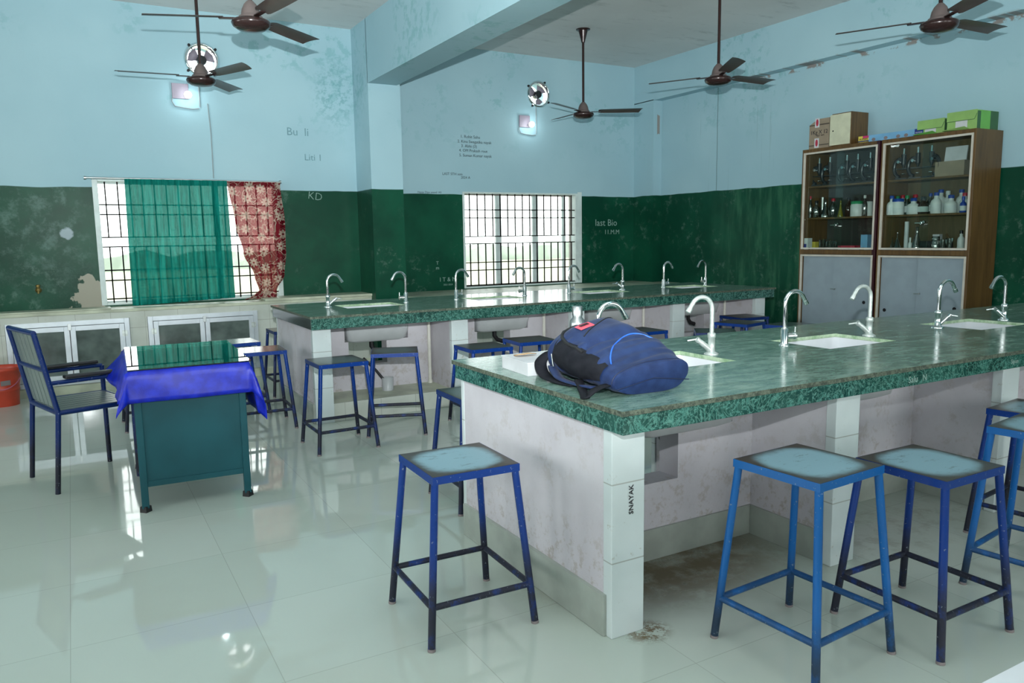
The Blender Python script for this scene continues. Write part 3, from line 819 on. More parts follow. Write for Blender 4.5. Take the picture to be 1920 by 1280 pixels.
TK = {k: make_tap(k) for k in ('lever', 'slant', 'scaled')}
TA = [(1.96, 'slant', 0, 'just behind the steel flask'), (2.62, 'scaled', PI, 'just right of the blue backpack'), (3.12, 'lever', 0, 'left of the second sink'),
      (3.79, 'scaled', PI, 'right of the second sink'), (4.42, 'slant', 0, 'left of the third sink'), (5.12, 'slant', PI, 'rightmost in the photo')]
TB = [(1.88, 'slant', 0, 'leftmost of its row'), (2.59, 'lever', PI, 'right of its first sink'), (3.09, 'lever', 0, 'before the left edge of the window'),
      (3.83, 'lever', PI, 'before the middle of the window'), (4.35, 'lever', 0, 'before the right edge of the window'), (5.03, 'slant', PI, 'right of the window'),
      (5.59, 'lever', 0, 'second from the right of its row'), (6.20, 'lever', PI, 'rightmost of its row')]
for bn, tt, y in (('near', TA, 2.70), ('far', TB, 6.50)):
    for k, (x, kd, rz, wh) in enumerate(tt):
        al = {'lever': 'shiny chrome', 'slant': 'tall chrome', 'scaled': 'dull limescaled'}[kd]
        t = thing('swan_neck_tap', '%s swan neck tap on the %s bench, %s' % (al, bn, wh), 'tap', (x, y, .85), rz + (-.12 if bn == 'near' else .1), 'swan neck taps on the benches')
        for nm, me in TK[kd]:
            o = bpy.data.objects.new(nm, me); C.objects.link(o); o.parent = t
            if nm == 'lever' and kd == 'slant' and rz > 1: o.rotation_euler = (0, 0, 0)

# pipes and cup under the far bench
for k, x in enumerate((2.80 - .02, 4.02 - .03, 5.20, 6.24)):
    x = [2.70, 3.90, 5.115, 6.26][k]
    t = MB().tube([(0, 0, 0), (0, 0, .625)], .016, 12)
    t.lathe([(.021, .0), (.021, .03)], n=12)
    tag(t.build('water_pipe', 'pvc', loc=(x, 6.26, .145)), 'cream plastic riser pipe under the far bench, in bay %s from the left' % ['one', 'two', 'three', 'four'][k], 'pipe', 'riser pipes under the far bench')
b = MB().lathe([(.048, 0), (.05, .11), (.044, .11), (.042, .01)], n=24)
cup = thing('drain_cup', 'grey plastic pipe cup standing under the first sink of the far bench', 'pipe cup', (2.26, 6.15, .145))
b.build('cup', 'ceramic_g', cup)
tag(MB().tube([(0, 0, 0), (.10, -.02, -.11), (.17, -.05, -.21)], .011, 10).build('waste_hose', 'black', loc=(2.07, 6.20, .43)), 'black waste hose running down into the grey pipe cup', 'hose')


# ------------------------------------------------------------------ stools
STM = {}


def stool(label, x, y, rz, h=.60, paint='blue', seat='seat_g', group='square metal stools'):
    key = (h, paint, seat)
    if key not in STM:
        a, f = .17, .218; ps = []
        ps.append(('seat', MB().box(-a + .003, a - .003, -a + .003, a - .003, h - .012, h).mesh('seat', seat)))
        b = MB(); t = .004; d = .028
        b.box(-a, a, -a, -a + t, h - d, h - .001); b.box(-a, a, a - t, a, h - d, h - .001)
        b.box(-a, -a + t, -a + t, a - t, h - d, h - .001); b.box(a - t, a, -a + t, a - t, h - d, h - .001)
        ps.append(('seat_frame', b.mesh('seat_frame', paint)))
        zs = .15; hh = h - .015; i = .014

        def at(sx, sy, z):
            k = 1 - z / hh; r_ = (a - i) + (f - .012 - (a - i)) * k
            return (sx * r_, sy * r_, z)
        for sx in (-1, 1):
            for sy in (-1, 1):
                b = MB().tube([at(sx, sy, .008), at(sx, sy, hh)], .0135, 12)
                b.tube([at(sx, sy, 0), at(sx, sy, .010)], .0145, 12, mi=1)
                ps.append(('leg', b.mesh('leg', [paint, 'dust'])))
        for p, q in (((-1, -1), (1, -1)), ((1, -1), (1, 1)), ((1, 1), (-1, 1)), ((-1, 1), (-1, -1))):
            ps.append(('stretcher', MB().tube([at(*p, zs), at(*q, zs)], .0115, 10).mesh('stretcher', paint)))
        STM[key] = ps
    t = thing('metal_stool', label, 'stool', (x, y, 0), rz, group)
    for nm, me in STM[key]:
        o = bpy.data.objects.new(nm, me); C.objects.link(o); o.parent = t
    return t


G1 = 'blue metal stools around the near bench'; G2 = 'blue metal stools along the far bench'; G3 = 'blue metal stools by the desk'
stool('royal blue stool with pale worn seat standing in front of the near bench end', 1.19, 2.525, -.03, .605, 'blue', 'seat_l', G1)
stool('azure blue stool with pale seat, nearest under the near bench front', 2.095, 1.70, .06, .655, 'azure', 'seat_l', G1)
stool('royal blue stool with pale seat right of the nearest azure stool', 2.594, 1.588, 0, .605, 'blue', 'seat_l', G1)
stool('azure blue stool cut by the right edge of the photo', 3.265, 1.511, .14, .655, 'azure', 'seat_l', G1)
stool('dark blue stool behind the azure one at the right edge', 3.811, 1.811, .12, .602, 'blue', 'seat_l', G1)
stool('dark blue stool half hidden behind the near bench left corner', 1.852, 3.659, -.03, .597, 'blue_d', 'seat_g', G1)
stool('blue stool with grey seat before the left pier of the far bench', 1.532, 5.166, .01, .60, 'blue', 'seat_g', G2)
stool('blue stool before the first sink bay of the far bench, over the grey cup', 2.032, 5.357, -.374, .602, 'blue', 'seat_g', G2)
stool('dark seated stool before the second pier of the far bench', 2.687, 5.196, -.03, .60, 'blue', 'seat_d', G2)
stool('dark seated stool seen just left of the backpack', 3.18, 5.317, -.09, .60, 'blue', 'seat_d', G2)
stool('dark seated stool seen over the backpack right side', 4.276, 5.277, 0, .60, 'blue', 'seat_d', G2)
stool('grey seated stool seen behind the limescaled tap', 4.747, 4.85, -.70, .60, 'blue_d', 'seat_g', G2)
stool('dark seated stool standing closest to the far bench right end', 5.84, 5.57, -.1, .60, 'blue_d', 'seat_d', G2)
stool('dark seated stool in front of the one at the far bench right end', 5.41, 5.21, .25, .60, 'blue', 'seat_d', G2)
stool('blue stool rightmost of those seen over the near bench top', 5.63, 4.80, .3, .60, 'blue', 'seat_g', G2)
stool('shiny brown seated stool right behind the desk corner', 1.201, 6.034, -.05, .60, 'blue', 'seat_r', G3)
stool('grey seated stool behind the desk and brown seated one', 1.12, 6.64, .05, .60, 'blue', 'seat_g', G3)
stool('dark blue stool tucked between the far bench end and counter', 1.72, 7.29, .0, .60, 'blue_d', 'seat_r', G3)
stool('dark worn stool hidden behind the desk, only its legs in view', .47, 6.58, .0, .60, 'blue_d', 'seat_d', G3)

# ------------------------------------------------------------------ chair
ch = thing('metal_armchair', 'blue tubular metal armchair with slatted seat beside the desk', 'chair', (-.026, 5.295, 0), R(17.2))
hx, hy = .225, .24; zs = .465
for sx, sy in ((-1, -1), (-1, 1), (1, -1), (1, 1)):
    top = zs if sx < 0 else .64
    MB().tube([(sx * hx, sy * hy, 0), (sx * hx + (.04 if sx < 0 else 0), sy * hy, top)], .0145, 12).build('leg', 'blue_d', ch)
b = MB()
for sy in (-1, 1):
    b.tube([(-hx + .04, sy * hy, zs), (hx, sy * hy, zs)], .0145, 12)
for sx in (-1, 1):
    b.tube([(sx * hx + (.04 if sx < 0 else 0), -hy, zs), (sx * hx + (.04 if sx < 0 else 0), hy, zs)], .0145, 12)
b.build('seat_frame', 'blue_d', ch)
b = MB()
for sy in (-1, 1): b.tube([(-hx + .04, sy * hy, zs), (-hx - .045, sy * hy, .93)], .0145, 12)
b.tube([(-hx - .045, -hy, .93), (-hx - .045, hy, .93)], .0145, 12)
b.tube([(-hx - .005, -hy, .715), (-hx - .005, hy, .715)], .0125, 12)
b.build('back_frame', 'blue_d', ch)
b = MB()
for k in range(7):
    y = -hy + .045 + k * .065
    b.box(-hx + .05, hx - .01, y - .028, y + .028, zs + .004, zs + .013)
b.build('seat', 'slat', ch, bevel=.002)
b = MB()
for k in range(6):
    y = -hy + .05 + k * .076; rot = Matrix.Rotation(math.atan2(-.085, .465), 3, 'Y')
    b.obox((-hx + .006, y, .70), (.008, .062, .43), rot)
b.build('backrest', 'slat', ch, bevel=.002)
for sy in (-1, 1):
    o = MB().tube([(-hx + .008, sy * hy, .64), (hx, sy * hy, .64)], .0125, 12).build('armrest', 'blue_d', ch)
    MB().obox((.03, sy * hy, .667), (.34, .055, .022)).build('arm_pad', 'black', o, bevel=.008)

# ------------------------------------------------------------------ desk, cloth, glass
dk = thing('metal_desk', 'teal painted metal desk under a blue cloth and glass sheet', 'desk', (.52, 4.845, 0), R(-2.3))
dw, dl = .30, .495
for sx in (-1, 1):
    for sy in (-1, 1):
        x, y = sx * (dw - .055 + .015), sy * (dl - .045)
        b = MB().box(x - .018, x + .018, y - .018, y + .018, .02, .742)
        lg = b.build('leg', 'teal', dk, bevel=.003)
        MB().lathe([(.030, 0), (.027, .03), (.024, .032)], (x, y, 0), 4, smooth=False).build('foot', 'black', lg)
x = dw - .04
for sy in (-1, 1):
    y = sy * (dl - .045)
    MB().box(-x + .018, x - .018, y - .006, y + .006, .165, .742).build('end_panel', 'teal', dk)
    MB().box(-x + .018, x - .018, y - .012, y + .012, .135, .165).build('rail', 'teal', dk, bevel=.002)
MB().box(x - .006, x + .006, -dl + .065, dl - .065, .30, .742).build('modesty_panel', 'teal', dk)
MB().box(-dw, dw, -dl, dl, .742, .758).build('desktop', 'teal', dk, bevel=.002)
# cloth
b = MB(); nx, ny = 48, 56
ex0, ex1, ey0, ey1 = .17, .29, .165, .16
P = []
for i in range(nx + 1):
    row = []
    for j in range(ny + 1):
        u = -dw - ex0 + (2 * dw + ex0 + ex1) * i / nx; v = -dl - ey0 + (2 * dl + ey0 + ey1) * j / ny
        ox = 0 if abs(u) <= dw + .004 else math.copysign(abs(u) - dw - .004, u); oy = 0 if abs(v) <= dl + .004 else math.copysign(abs(v) - dl - .004, v)
        bx_ = max(-dw - .004, min(dw + .004, u)); by_ = max(-dl - .004, min(dl + .004, v))
        d = math.hypot(ox, oy)
        if d > 0:
            nxv, nyv = ox / d, oy / d
            corner = min(abs(ox), abs(oy)) / max(d, 1e-6)
            flare = .10 + .28 * corner
            fold = .012 * math.sin(14 * (u + v) + 3 * v) * min(1, d / .1)
            if ox < 0 and oy == 0: flare = .30 + .45 * max(0, (.25 - abs(v - .30)) / .25)
            off = flare * d + .003 + fold * (0.4 + corner)
            z = .7605 - math.sqrt(max(0, d * d - (flare * d) ** 2))
            row.append((bx_ + nxv * off, by_ + nyv * off, z))
        else:
            row.append((u, v, .7605 + .0012 * math.sin(9 * u) * math.sin(7 * v)))
    P.append(row)
b.grid(P)
tc = b.build('tablecloth', 'cloth', loc=(.52, 4.845, 0), rot=(0, 0, R(-2.3)), solid=.002)
tag(tc, 'royal blue satin cloth hanging over the edges of the teal desk', 'tablecloth')
gs = MB().box(-dw + .005, dw + .015, -dl + .01, dl + .03, 0, .006).build('glass_sheet', 'desk_glass', loc=(.52, 4.845, .764), rot=(0, 0, R(-2.3)), bevel=.001)
tag(gs, 'clear greenish glass sheet lying on the blue cloth of the desk', 'glass sheet')

# ------------------------------------------------------------------ bucket
bk = thing('plastic_bucket', 'orange red plastic bucket on the floor at the left edge', 'bucket', (-.62, 8.14, 0))
b = MB().lathe([(.118, 0), (.128, .13), (.133, .135), (.133, .15), (.130, .155), (.150, .31), (.158, .315), (.158, .345), (.150, .345), (.145, .315), (.112, .012)], n=36)
b.build('body', 'bucket', bk)
b = MB(); b.tube([(.155 * math.cos(R(a)), .155 * math.sin(R(a)) - .004, .30 - .14 * math.sin(R(a)) * -1 * -1 if 0 else .30 + .14 * math.sin(R(a))) for a in range(180, 361, 12)], .004, 8)
b.build('handle', 'bhandle', bk)
MB().obox((.035, -.1385, .215), (.075, .002, .045), Matrix.Rotation(R(12), 3, 'X') @ Matrix.Rotation(R(14), 3, 'Z')).build('sticker', 'dust', bk)

# ------------------------------------------------------------------ counter under the windows
ct = thing('tiled_counter', 'white tiled masonry counter with cement top under the curtained window', 'counter')
YF = 8.38
b = MB().box(-3.2, 2.93, YF, YL - .002, .755, .785); b.build('counter_top', 'ledge', ct, bevel=.004)
doorways = [(-.578, .45), (.607, 1.665)]
b = MB()
xs = [-3.2] + [q for d in doorways for q in d] + [2.93]
b.box(xs[0], xs[1], YF + .01, YF + .06, 0, .755); b.box(xs[2], xs[3], YF + .01, YF + .06, 0, .755); b.box(xs[4], xs[5], YF + .01, YF + .06, 0, .755)
for a, c in doorways: b.box(a, c, YF + .01, YF + .06, .695, .755); b.box(a, c, YF + .01, YF + .06, 0, .09)
b.build('tile_face', 'tile2', ct)
MB().box(-3.2, 2.93, YF - .004, YF + .008, 0, .08).build('kickboard', 'ledge', ct)
b = MB().box(-3.2, .30, YF + .0, YF + .24, .786, .800); b.build('stone_shelf', 'ledge', ct, bevel=.003)
# cupboard interiors
MB().box(-3.2, 2.93, YL - .03, YL - .004, 0, .75).build('inner_back', 'plaster', ct)
ct2 = thing('cement_ledge', 'cement ledge running under the barred right window', 'ledge')
MB().box(3.32, XB - .003, 8.02, YR - .002, .70, .765).box(XB - .003, XR - .003, 8.02, 8.515, .70, .765).build('ledge_top', 'ledge', ct2)
MB().box(3.32, XB - .003, 8.10, YR - .02, 0, .70).build('ledge_face', 'tile2', ct2)
MB().box(1.75, 2.94, YF - .012, YL - .003, .787, .812).build('cement_block', 'ledge', ct, bevel=.003)


def cupboard(x0, x1, label):
    t = thing('glazed_cupboard', label, 'cupboard', (x0, YF, .09)); w = x1 - x0; h = .605; fr = .045
    b = MB(); b.box(0, fr, -.008, .03, 0, h); b.box(w - fr, w, -.008, .03, 0, h); b.box(fr, w - fr, -.008, .03, h - fr, h); b.box(fr, w - fr, -.008, .03, 0, fr)
    b.build('frame', 'alu', t, bevel=.002)
    for k in range(2):
        a = fr + .004 + k * ((w - 2 * fr) / 2); c = a + (w - 2 * fr) / 2 - .006; z0, z1 = fr + .004, h - fr - .004; s = .045
        b = MB(); b.box(a, a + s, -.018, .012, z0, z1); b.box(c - s, c, -.018, .012, z0, z1); b.box(a + s, c - s, -.018, .012, z1 - s, z1); b.box(a + s, c - s, -.018, .012, z0, z0 + s)
        d = b.build('door', 'alu', t, bevel=.002)
        MB().box(a + s, c - s, -.004, .001, z0 + s, z1 - s).build('glass_pane', 'frost', d)
        hx_ = a if k == 0 else c
        for hz in (.12, .46):
            b = MB().box(hx_ - .022, hx_ + .022, -.021, -.0175, hz - .028, hz + .028); b.tube([(hx_, -.022, hz - .03), (hx_, -.022, hz + .03)], .004, 8)
            b.build('hinge', 'scaled', d)
    MB().box(w / 2 - .015, w / 2 + .015, -.026, -.008, h - .085, h - .025).build('latch', 'steel', t, bevel=.002)


cupboard(-.575, .447, 'aluminium framed glass cupboard behind the armchair, under the counter')
cupboard(.610, 1.662, 'aluminium framed glass cupboard behind the desk, under the counter')

wt = thing('wall_tap', 'small brass tap fixed on the green wall above the counter', 'tap', (-.297, YL, .98))
MB().lathe([(.028, 0), (.026, .008), (.011, .012), (.011, .05)], n=16, axis='y').build('tap_body', 'brass', wt)
MB().tube([(0, -.045, 0), (0, -.06, -.005), (0, -.065, -.03)], .010, 10).build('spout', 'brass', wt)
MB().lathe([(.008, .0), (.020, .03), (.020, .04), (.01, .045)], (0, -.035, .01), n=12).build('handle', 'brass', wt)

# ------------------------------------------------------------------ curtains and rod
rd = thing('curtain_rod', 'thin metal curtain rod above the left window', 'curtain rod', (0, 8.62, 2.045))
MB().tube([(.175, 0, .005), (2.03, 0, .0)], .0095, 12).build('rod', 'steel', rd)
for x in (.178, 2.03): MB().tube([(x - .01, 0, .003), (x + .01, 0, .003)], .017, 14).build('end_cap', 'steel', rd)
for x in (.24, 1.11, 1.98): MB().tube([(x, 0, 0), (x, .06, .0), (x, .13, .0)], .006, 8).build('bracket', 'steel', rd)


def curtain_mesh(name, mat, top, bot, ztop, zbot, amp, waves, label, gather=None, seed=0):
    rnd = random.Random(seed); ph = [rnd.random() * 6 for _ in range(6)]
    nu, nv = 160, 40; P = []
    for j in range(nv + 1):
        v = j / nv; row = []
        for i in range(nu + 1):
            u = i / nu
            x0 = top[0] + (bot[0] - top[0]) * v; x1 = top[1] + (bot[1] - top[1]) * v
            if gather:
                g = gather(v); x0, x1 = g
            zb = zbot(u) if callable(zbot) else zbot
            a = amp * (.35 + .65 * min(1, v * 3))
            y = a * (math.sin(waves * u * 2 * PI + ph[0] + .5 * math.sin(3 * v)) * .6 + math.sin(waves * 1.7 * u * 2 * PI + ph[1]) * .3 + math.sin(waves * .45 * u * 2 * PI + ph[2]) * .6)
            x = x0 + (x1 - x0) * u + a * .35 * math.sin(waves * u * 2 * PI + 1.5 + ph[0])
            row.append((x, -.012 + y - (.012 if v < .03 else 0), ztop + (zb - ztop) * v))
        P.append(row)
    b = MB().grid(P)
    return tag(b.build(name, mat, loc=(0, 8.60, 0)), label, 'curtain')


curtain_mesh('curtain', 'green_cur', (.515, 1.475), (.50, 1.49), 2.045, lambda u: .795 + .035 * u, .024, 15,
             'plain sea green curtain hanging over the middle of the left window', seed=3)


def gath(v):
    pts = [(0, 1.477, 2.02), (.35, 1.535, 2.055), (.6, 1.60, 2.05), (.8, 1.70, 2.02), (.93, 1.74, 1.93), (.97, 1.66, 1.93), (1., 1.58, 1.92)]
    for a, b_ in zip(pts, pts[1:]):
        if v <= b_[0]:
            t = (v - a[0]) / (b_[0] - a[0]); t = t * t * (3 - 2 * t)
            return a[1] + (b_[1] - a[1]) * t, a[2] + (b_[2] - a[2]) * t
    return pts[-1][1:]


curtain_mesh('curtain', 'red_cur', None or (0, 0), (0, 0), 2.04, lambda u: .80 - .0 * u, .022, 6, 'dark red curtain with cream flowers, right of the green one', gather=gath, seed=5)


# ------------------------------------------------------------------ exhaust fans, bulbs
def exhaust(x, y, z, label, tilt):
    t = thing('exhaust_fan', label, 'exhaust fan', (x, y, z), 0, 'round exhaust fans in the far wall')
    b = MB().lathe([(.172, -.002), (.175, .012), (.160, .030), (.150, .034), (.142, .02), (.140, -.10), (.146, -.10), (.148, -.002)], n=40, axis='y', caps=False)
    b.build('ring', 'chrome', t)
    for k in range(4):
        a = R(90 * k + 40 + tilt)
        b = MB().tube([(.185 * math.cos(a), -.012, .185 * math.sin(a)), (.13 * math.cos(a), .0, .13 * math.sin(a))], .006, 8)
        b.tube([(.18 * math.cos(a), -.02, .18 * math.sin(a)), (.18 * math.cos(a), .0, .18 * math.sin(a))], .014, 10)
        b.build('bracket', 'blackp', t)
    MB().lathe([(.045, .02), (.05, -.0), (.05, -.07), (.03, -.09)], n=20, axis='y').build('motor', 'blackp', t)
    for k in range(3):
        a = R(120 * k + 30 + tilt); da = R(33)
        vs = []
        for r_ in (.04, .09, .132):
            for q in (-1, 0, 1):
                aa = a + q * da * (.75 if r_ < .05 else 1.)
                vs.append((r_ * math.cos(aa), .035 + q * .018, r_ * math.sin(aa)))
        b = MB().grid([vs[0:3], vs[3:6], vs[6:9]])
        b.build('blade', 'board', t, solid=.002)
    return t


exhaust(FH[0][0], YL, FH[0][1], 'round chrome exhaust fan above the left window', 0)
exhaust(FH[1][0], YR, FH[1][1], 'round chrome exhaust fan above the right window', 18)


def bulb(x, y, z, label, pw, w_=.17):
    t = thing('wall_bulb', label, 'light bulb', (x, y, z), 0, 'lit bulbs on the far wall')
    MB().box(-.14, .02, -.02, -.001, .0, .15).build('mounting_board', 'board', t, bevel=.003)
    MB().lathe([(.018, .0), (.018, .05), (.02, .055)], (0, -.004, .03), n=16, axis='y').build('bulb_holder', 'bottlew', t)
    MB().lathe([(.018, .058), (.032, .075), (.036, .095), (.030, .115), (.015, .127), (.0, .130)], (0, -.004, .03), n=20, axis='y').build('bulb', 'bulb', t)
    b = MB().tube([(-.13, -.012, .04), (-.145, -.012, -.03), (-.12, -.012, -.075), (-.05, -.012, -.085), (.05, -.012, -.095), (.11, -.012, -.085)], .006, 8)
    b.build('cable', 'wire', t)
    MB().tube([(.12, -.010, -.02 + w_), (.12, -.010, -.07)], .006, 8).build('cable', 'wire', t)
    d = bpy.data.lights.new('bulb_light', 'POINT'); d.energy = pw; d.color = (.80, .97, 1.0); d.shadow_soft_size = .035
    o = bpy.data.objects.new('bulb_light', d); C.objects.link(o); o.location = (x, y - .17, z + .03)


bulb(1.163, YL, 2.87, 'glowing white bulb on the wall above the left window', .7)
bulb(5.351, YR, 2.84, 'glowing white bulb on the wall above the right window', .7, .38)
tag(MB().tube([(0, -.006, 0), (.015, -.006, -.3), (.012, -.006, -.76)], .005, 6).build('wall_cable', 'wire', loc=(1.36, YL, 2.84)), 'thin cable running down the wall to the left curtain rod', 'cable')


# ------------------------------------------------------------------ ceiling fans
def fan_parts():
    ps = []
    b = MB().lathe([(.0, -.050), (.04, -.049), (.085, -.040), (.114, -.022), (.124, .0), (.116, .014), (.100, .022), (.090, .024)], n=36); ps.append(('motor', b.mesh('motor', 'fan')))
    b = MB().lathe([(.072, .024), (.074, .040), (.062, .046), (.060, .055), (.054, .085), (.040, .115), (.022, .135), (.016, .140)], n=28); ps.append(('lower_canopy', b.mesh('lower_canopy', 'fand')))
    b = MB().tube([(0, 0, .10), (0, 0, .88)], .0135, 12); ps.append(('rod', b.mesh('rod', 'fan')))
    b = MB().lathe([(.02, .80), (.024, .82), (.052, .925), (.054, .935), (.080, .937), (.082, .945)], n=28); ps.append(('upper_canopy', b.mesh('upper_canopy', 'fan')))
    for k in range(3):
        rot = Matrix.Rotation(R(120 * k), 3, 'Z'); tw = R(-12)
        P = []
        for r_, w0, w1, sk in ((.175, -.040, .040, 0), (.20, -.052, .050, 0), (.30, -.056, .056, 0), (.45, -.060, .060, 0), (.60, -.062, .062, 0), (.645, -.062, .062, .035)):
            row = []
            for q in (0, .2, .4, .6, .8, 1):
                w_ = w0 + (w1 - w0) * q; c = .007 * (1 - (2 * q - 1) ** 2)
                row.append(rot @ Vector((r_ + sk * (1 - q), w_ * math.cos(tw), .035 + w_ * math.sin(tw) + c)))
            P.append(row)
        b = MB().grid(P)
        P2 = [[p - Vector((0, 0, .003)) for p in r_] for r_ in P]; b.grid([r_[::-1] for r_ in P2])
        ps.append(('blade', b.mesh('blade', 'fanb'), ('blade_bracket', MB().obox(rot @ Vector((.145, 0, .028)), (.11, .036, .006), rot).mesh('blade_bracket', 'fan'))))
    return ps


FP = fan_parts()
for (x, y, th, lb) in ((1.133, 5.36, 40, 'brown ceiling fan cut by the top edge, above the left window'), (1.11, 7.39, 54, 'brown ceiling fan in front of the left exhaust fan'),
                       (5.285, 7.58, 88, 'brown ceiling fan hanging from the ceiling right of the right exhaust fan'), (5.26, 5.40, 0, 'brown ceiling fan second from the right'),
                       (5.285, 3.34, 118, 'brown ceiling fan rightmost, above the cabinets')):
    t = thing('ceiling_fan', lb, 'ceiling fan', (x, y, 2.812), R(th), 'ceiling fans')
    for p in FP:
        o = bpy.data.objects.new(p[0], p[1]); C.objects.link(o); o.parent = t
        if len(p) > 2:
            q = bpy.data.objects.new(p[2][0], p[2][1]); C.objects.link(q); q.parent = o

# ------------------------------------------------------------------ cabinets on the right wall
CXF, CXB = 6.83, 7.24


def cabinet(y0, y1, label, back, knob_y, left_side, right_side):
    t = thing('glass_fronted_cabinet', label, 'cabinet', (CXF, y0, 0)); w = y1 - y0; D = CXB - CXF; H = 2.285
    th = .02; g0, g1 = 1.245, 2.25
    MB().box(0, D, 0, .035, 0, H).build('side_panel', right_side, t, bevel=.002)
    MB().box(0, D, w - .03, w, 0, H).build('side_panel', left_side, t, bevel=.002)
    MB().box(0, D, .035, w - .03, H - .035, H).build('top_panel', 'walnut', t)
    MB().box(0, D, .035, w - .03, 1.195, 1.24).build('middle_rail', 'walnut', t)
    MB().box(0, D, .035, w - .03, 0, .08).build('bottom_panel', 'walnut', t)
    MB().box(D - .012, D, .035, w - .03, .08, H - .035).build('back_panel', back, t)
    for z in (1.905, 1.575): MB().box(.07, D - .013, .036, w - .031, z - .018, z).build('shelf', 'walnut', t)
    for za, zb in ((g0, g1), (.085, 1.19)):
        b = MB(); e = .018
        b.box(-.006, .010, .02, .02 + e, za, zb); b.box(-.006, .010, w - .02 - e, w - .02, za, zb); b.box(-.006, .010, .02 + e, w - .02 - e, zb - e, zb); b.box(-.006, .010, .02 + e, w - .02 - e, za, za + e)
        b.build('beading', 'trim', t)
    m = w / 2
    for k, (a, c, xo) in enumerate(((.036, m + .04, .018), (m - .04, w - .034, .030))):
        d = MB().box(xo, xo + .004, a, c, g0 + .004, g1 - .012).build('glass_door', 'cabglass', t)
    for k, (a, c, xo) in enumerate(((.036, m + .03, .020), (m - .03, w - .034, .034))):
        d = MB().box(xo, xo + .010, a, c, .09, 1.175).build('sliding_door', 'greypanel', t, bevel=.001)
        yy = (a + .075) if k == 0 else (c - .055)
        MB().lathe([(.0, -.0005), (.014, -.001), (.017, -.002), (.017, .004)], (xo - .001, yy, .72 if k == 0 else .66), n=16, axis='x').build('finger_pull', 'hole', d)
    lk = MB().lathe([(.013, -.030), (.013, -.014), (.008, -.012), (.008, .01)], (.018, m - .02, 1.50), n=14, axis='x')
    lk.box(-.012, -.006, m - .02, m + .065, 1.488, 1.496); lk.box(-.014, .015, m - .005, m + .01, 1.475, 1.505); lk.build('lock', 'chrome', t)
    lk = MB().lathe([(.008, -.012), (.008, .004)], (.020, m + .0, .84), n=12, axis='x'); lk.box(-.010, -.006, m - .02, m + .04, .835, .843); lk.build('lock', 'steel', t)
    return t


cabinet(4.845, 5.75, 'wooden glass fronted cabinet with five microscopes, left of the pair', 'darkwood2', 0, 'walnut', 'maroon')
cabinet(3.93, 4.825, 'wooden glass fronted cabinet with three microscopes, right of the pair', 'darkwood', 0, 'walnut', 'walnut')


# microscopes ---------------------------------------------------------
def scope_parts():
    ps = []
    b = MB(); b.box(-.055, .055, -.045, -.022, 0, .018); b.box(-.055, .055, .022, .045, 0, .018); b.box(-.055, -.03, -.022, .022, 0, .03); ps.append(('base', b.mesh('base', 'blackp')))
    pts = [(-.045 - .055 * math.sin(R(a)) + .02, 0, .115 - .085 * math.cos(R(a))) for a in range(0, 181, 15)]
    b = MB().tube(pts, .017, 10); b.obox((-.015, 0, .185), (.05, .03, .05)); ps.append(('arm', b.mesh('arm', 'blackp')))
    b = MB().box(-.04, .05, -.045, .045, .098, .106); ps.append(('stage', b.mesh('stage', 'blackp')))
    b = MB().tube([(.005, 0, .145), (.005, 0, .24)], .022, 14); b.lathe([(.010, .115), (.016, .145)], (.005, 0, 0), n=12); ps.append(('tube', b.mesh('tube', 'blackp')))
    b = MB().tube([(.005, 0, .24), (.005, 0, .295)], .0115, 12); ps.append(('eyepiece', b.mesh('eyepiece', 'chrome')))
    b = MB().tube([(-.03, -.04, .17), (-.03, .04, .17)], .014, 14); ps.append(('focus_knob', b.mesh('focus_knob', 'chrome')))
    b = MB().lathe([(.0, .0), (.024, .004), (.024, .01), (0, .012)], (.005, 0, .05), n=18); ps.append(('mirror', b.mesh('mirror', 'chrome')))
    return ps


SP = scope_parts()
names5 = ['leftmost in the left cabinet', 'second from the left in the left cabinet', 'middle one of the left cabinet', 'fourth from the left in the left cabinet', 'rightmost in the left cabinet',
          'leftmost in the right cabinet', 'middle one of the right cabinet', 'rightmost in the right cabinet, beside the carton']
for k, px in enumerate((1536, 1557, 1589, 1609, 1631)):
    y = 5.829 - (px - 1512) * .006422
    t = thing('microscope', 'black and chrome microscope, ' + names5[k], 'microscope', (6.99, y * 6.99 / 7, 1.905), R(-78), 'microscopes on the top shelves')
    for nm, me in SP: o = bpy.data.objects.new(nm, me); C.objects.link(o); o.parent = t
for k, px in enumerate((1694, 1722, 1750)):
    y = 4.859 - (px - 1665) * .005156
    t = thing('microscope', 'black and chrome microscope, ' + names5[5 + k], 'microscope', (6.99, y * 6.99 / 7, 1.905), R(-78 if k < 2 else 80), 'microscopes on the top shelves')
    for nm, me in SP: o = bpy.data.objects.new(nm, me); C.objects.link(o); o.parent = t


def yl(px, x=7.0): return (5.829 - (px - 1512) * .006422) * x / 7.0


def yr(px, x=7.0): return (4.859 - (px - 1665) * .005156) * x / 7.0


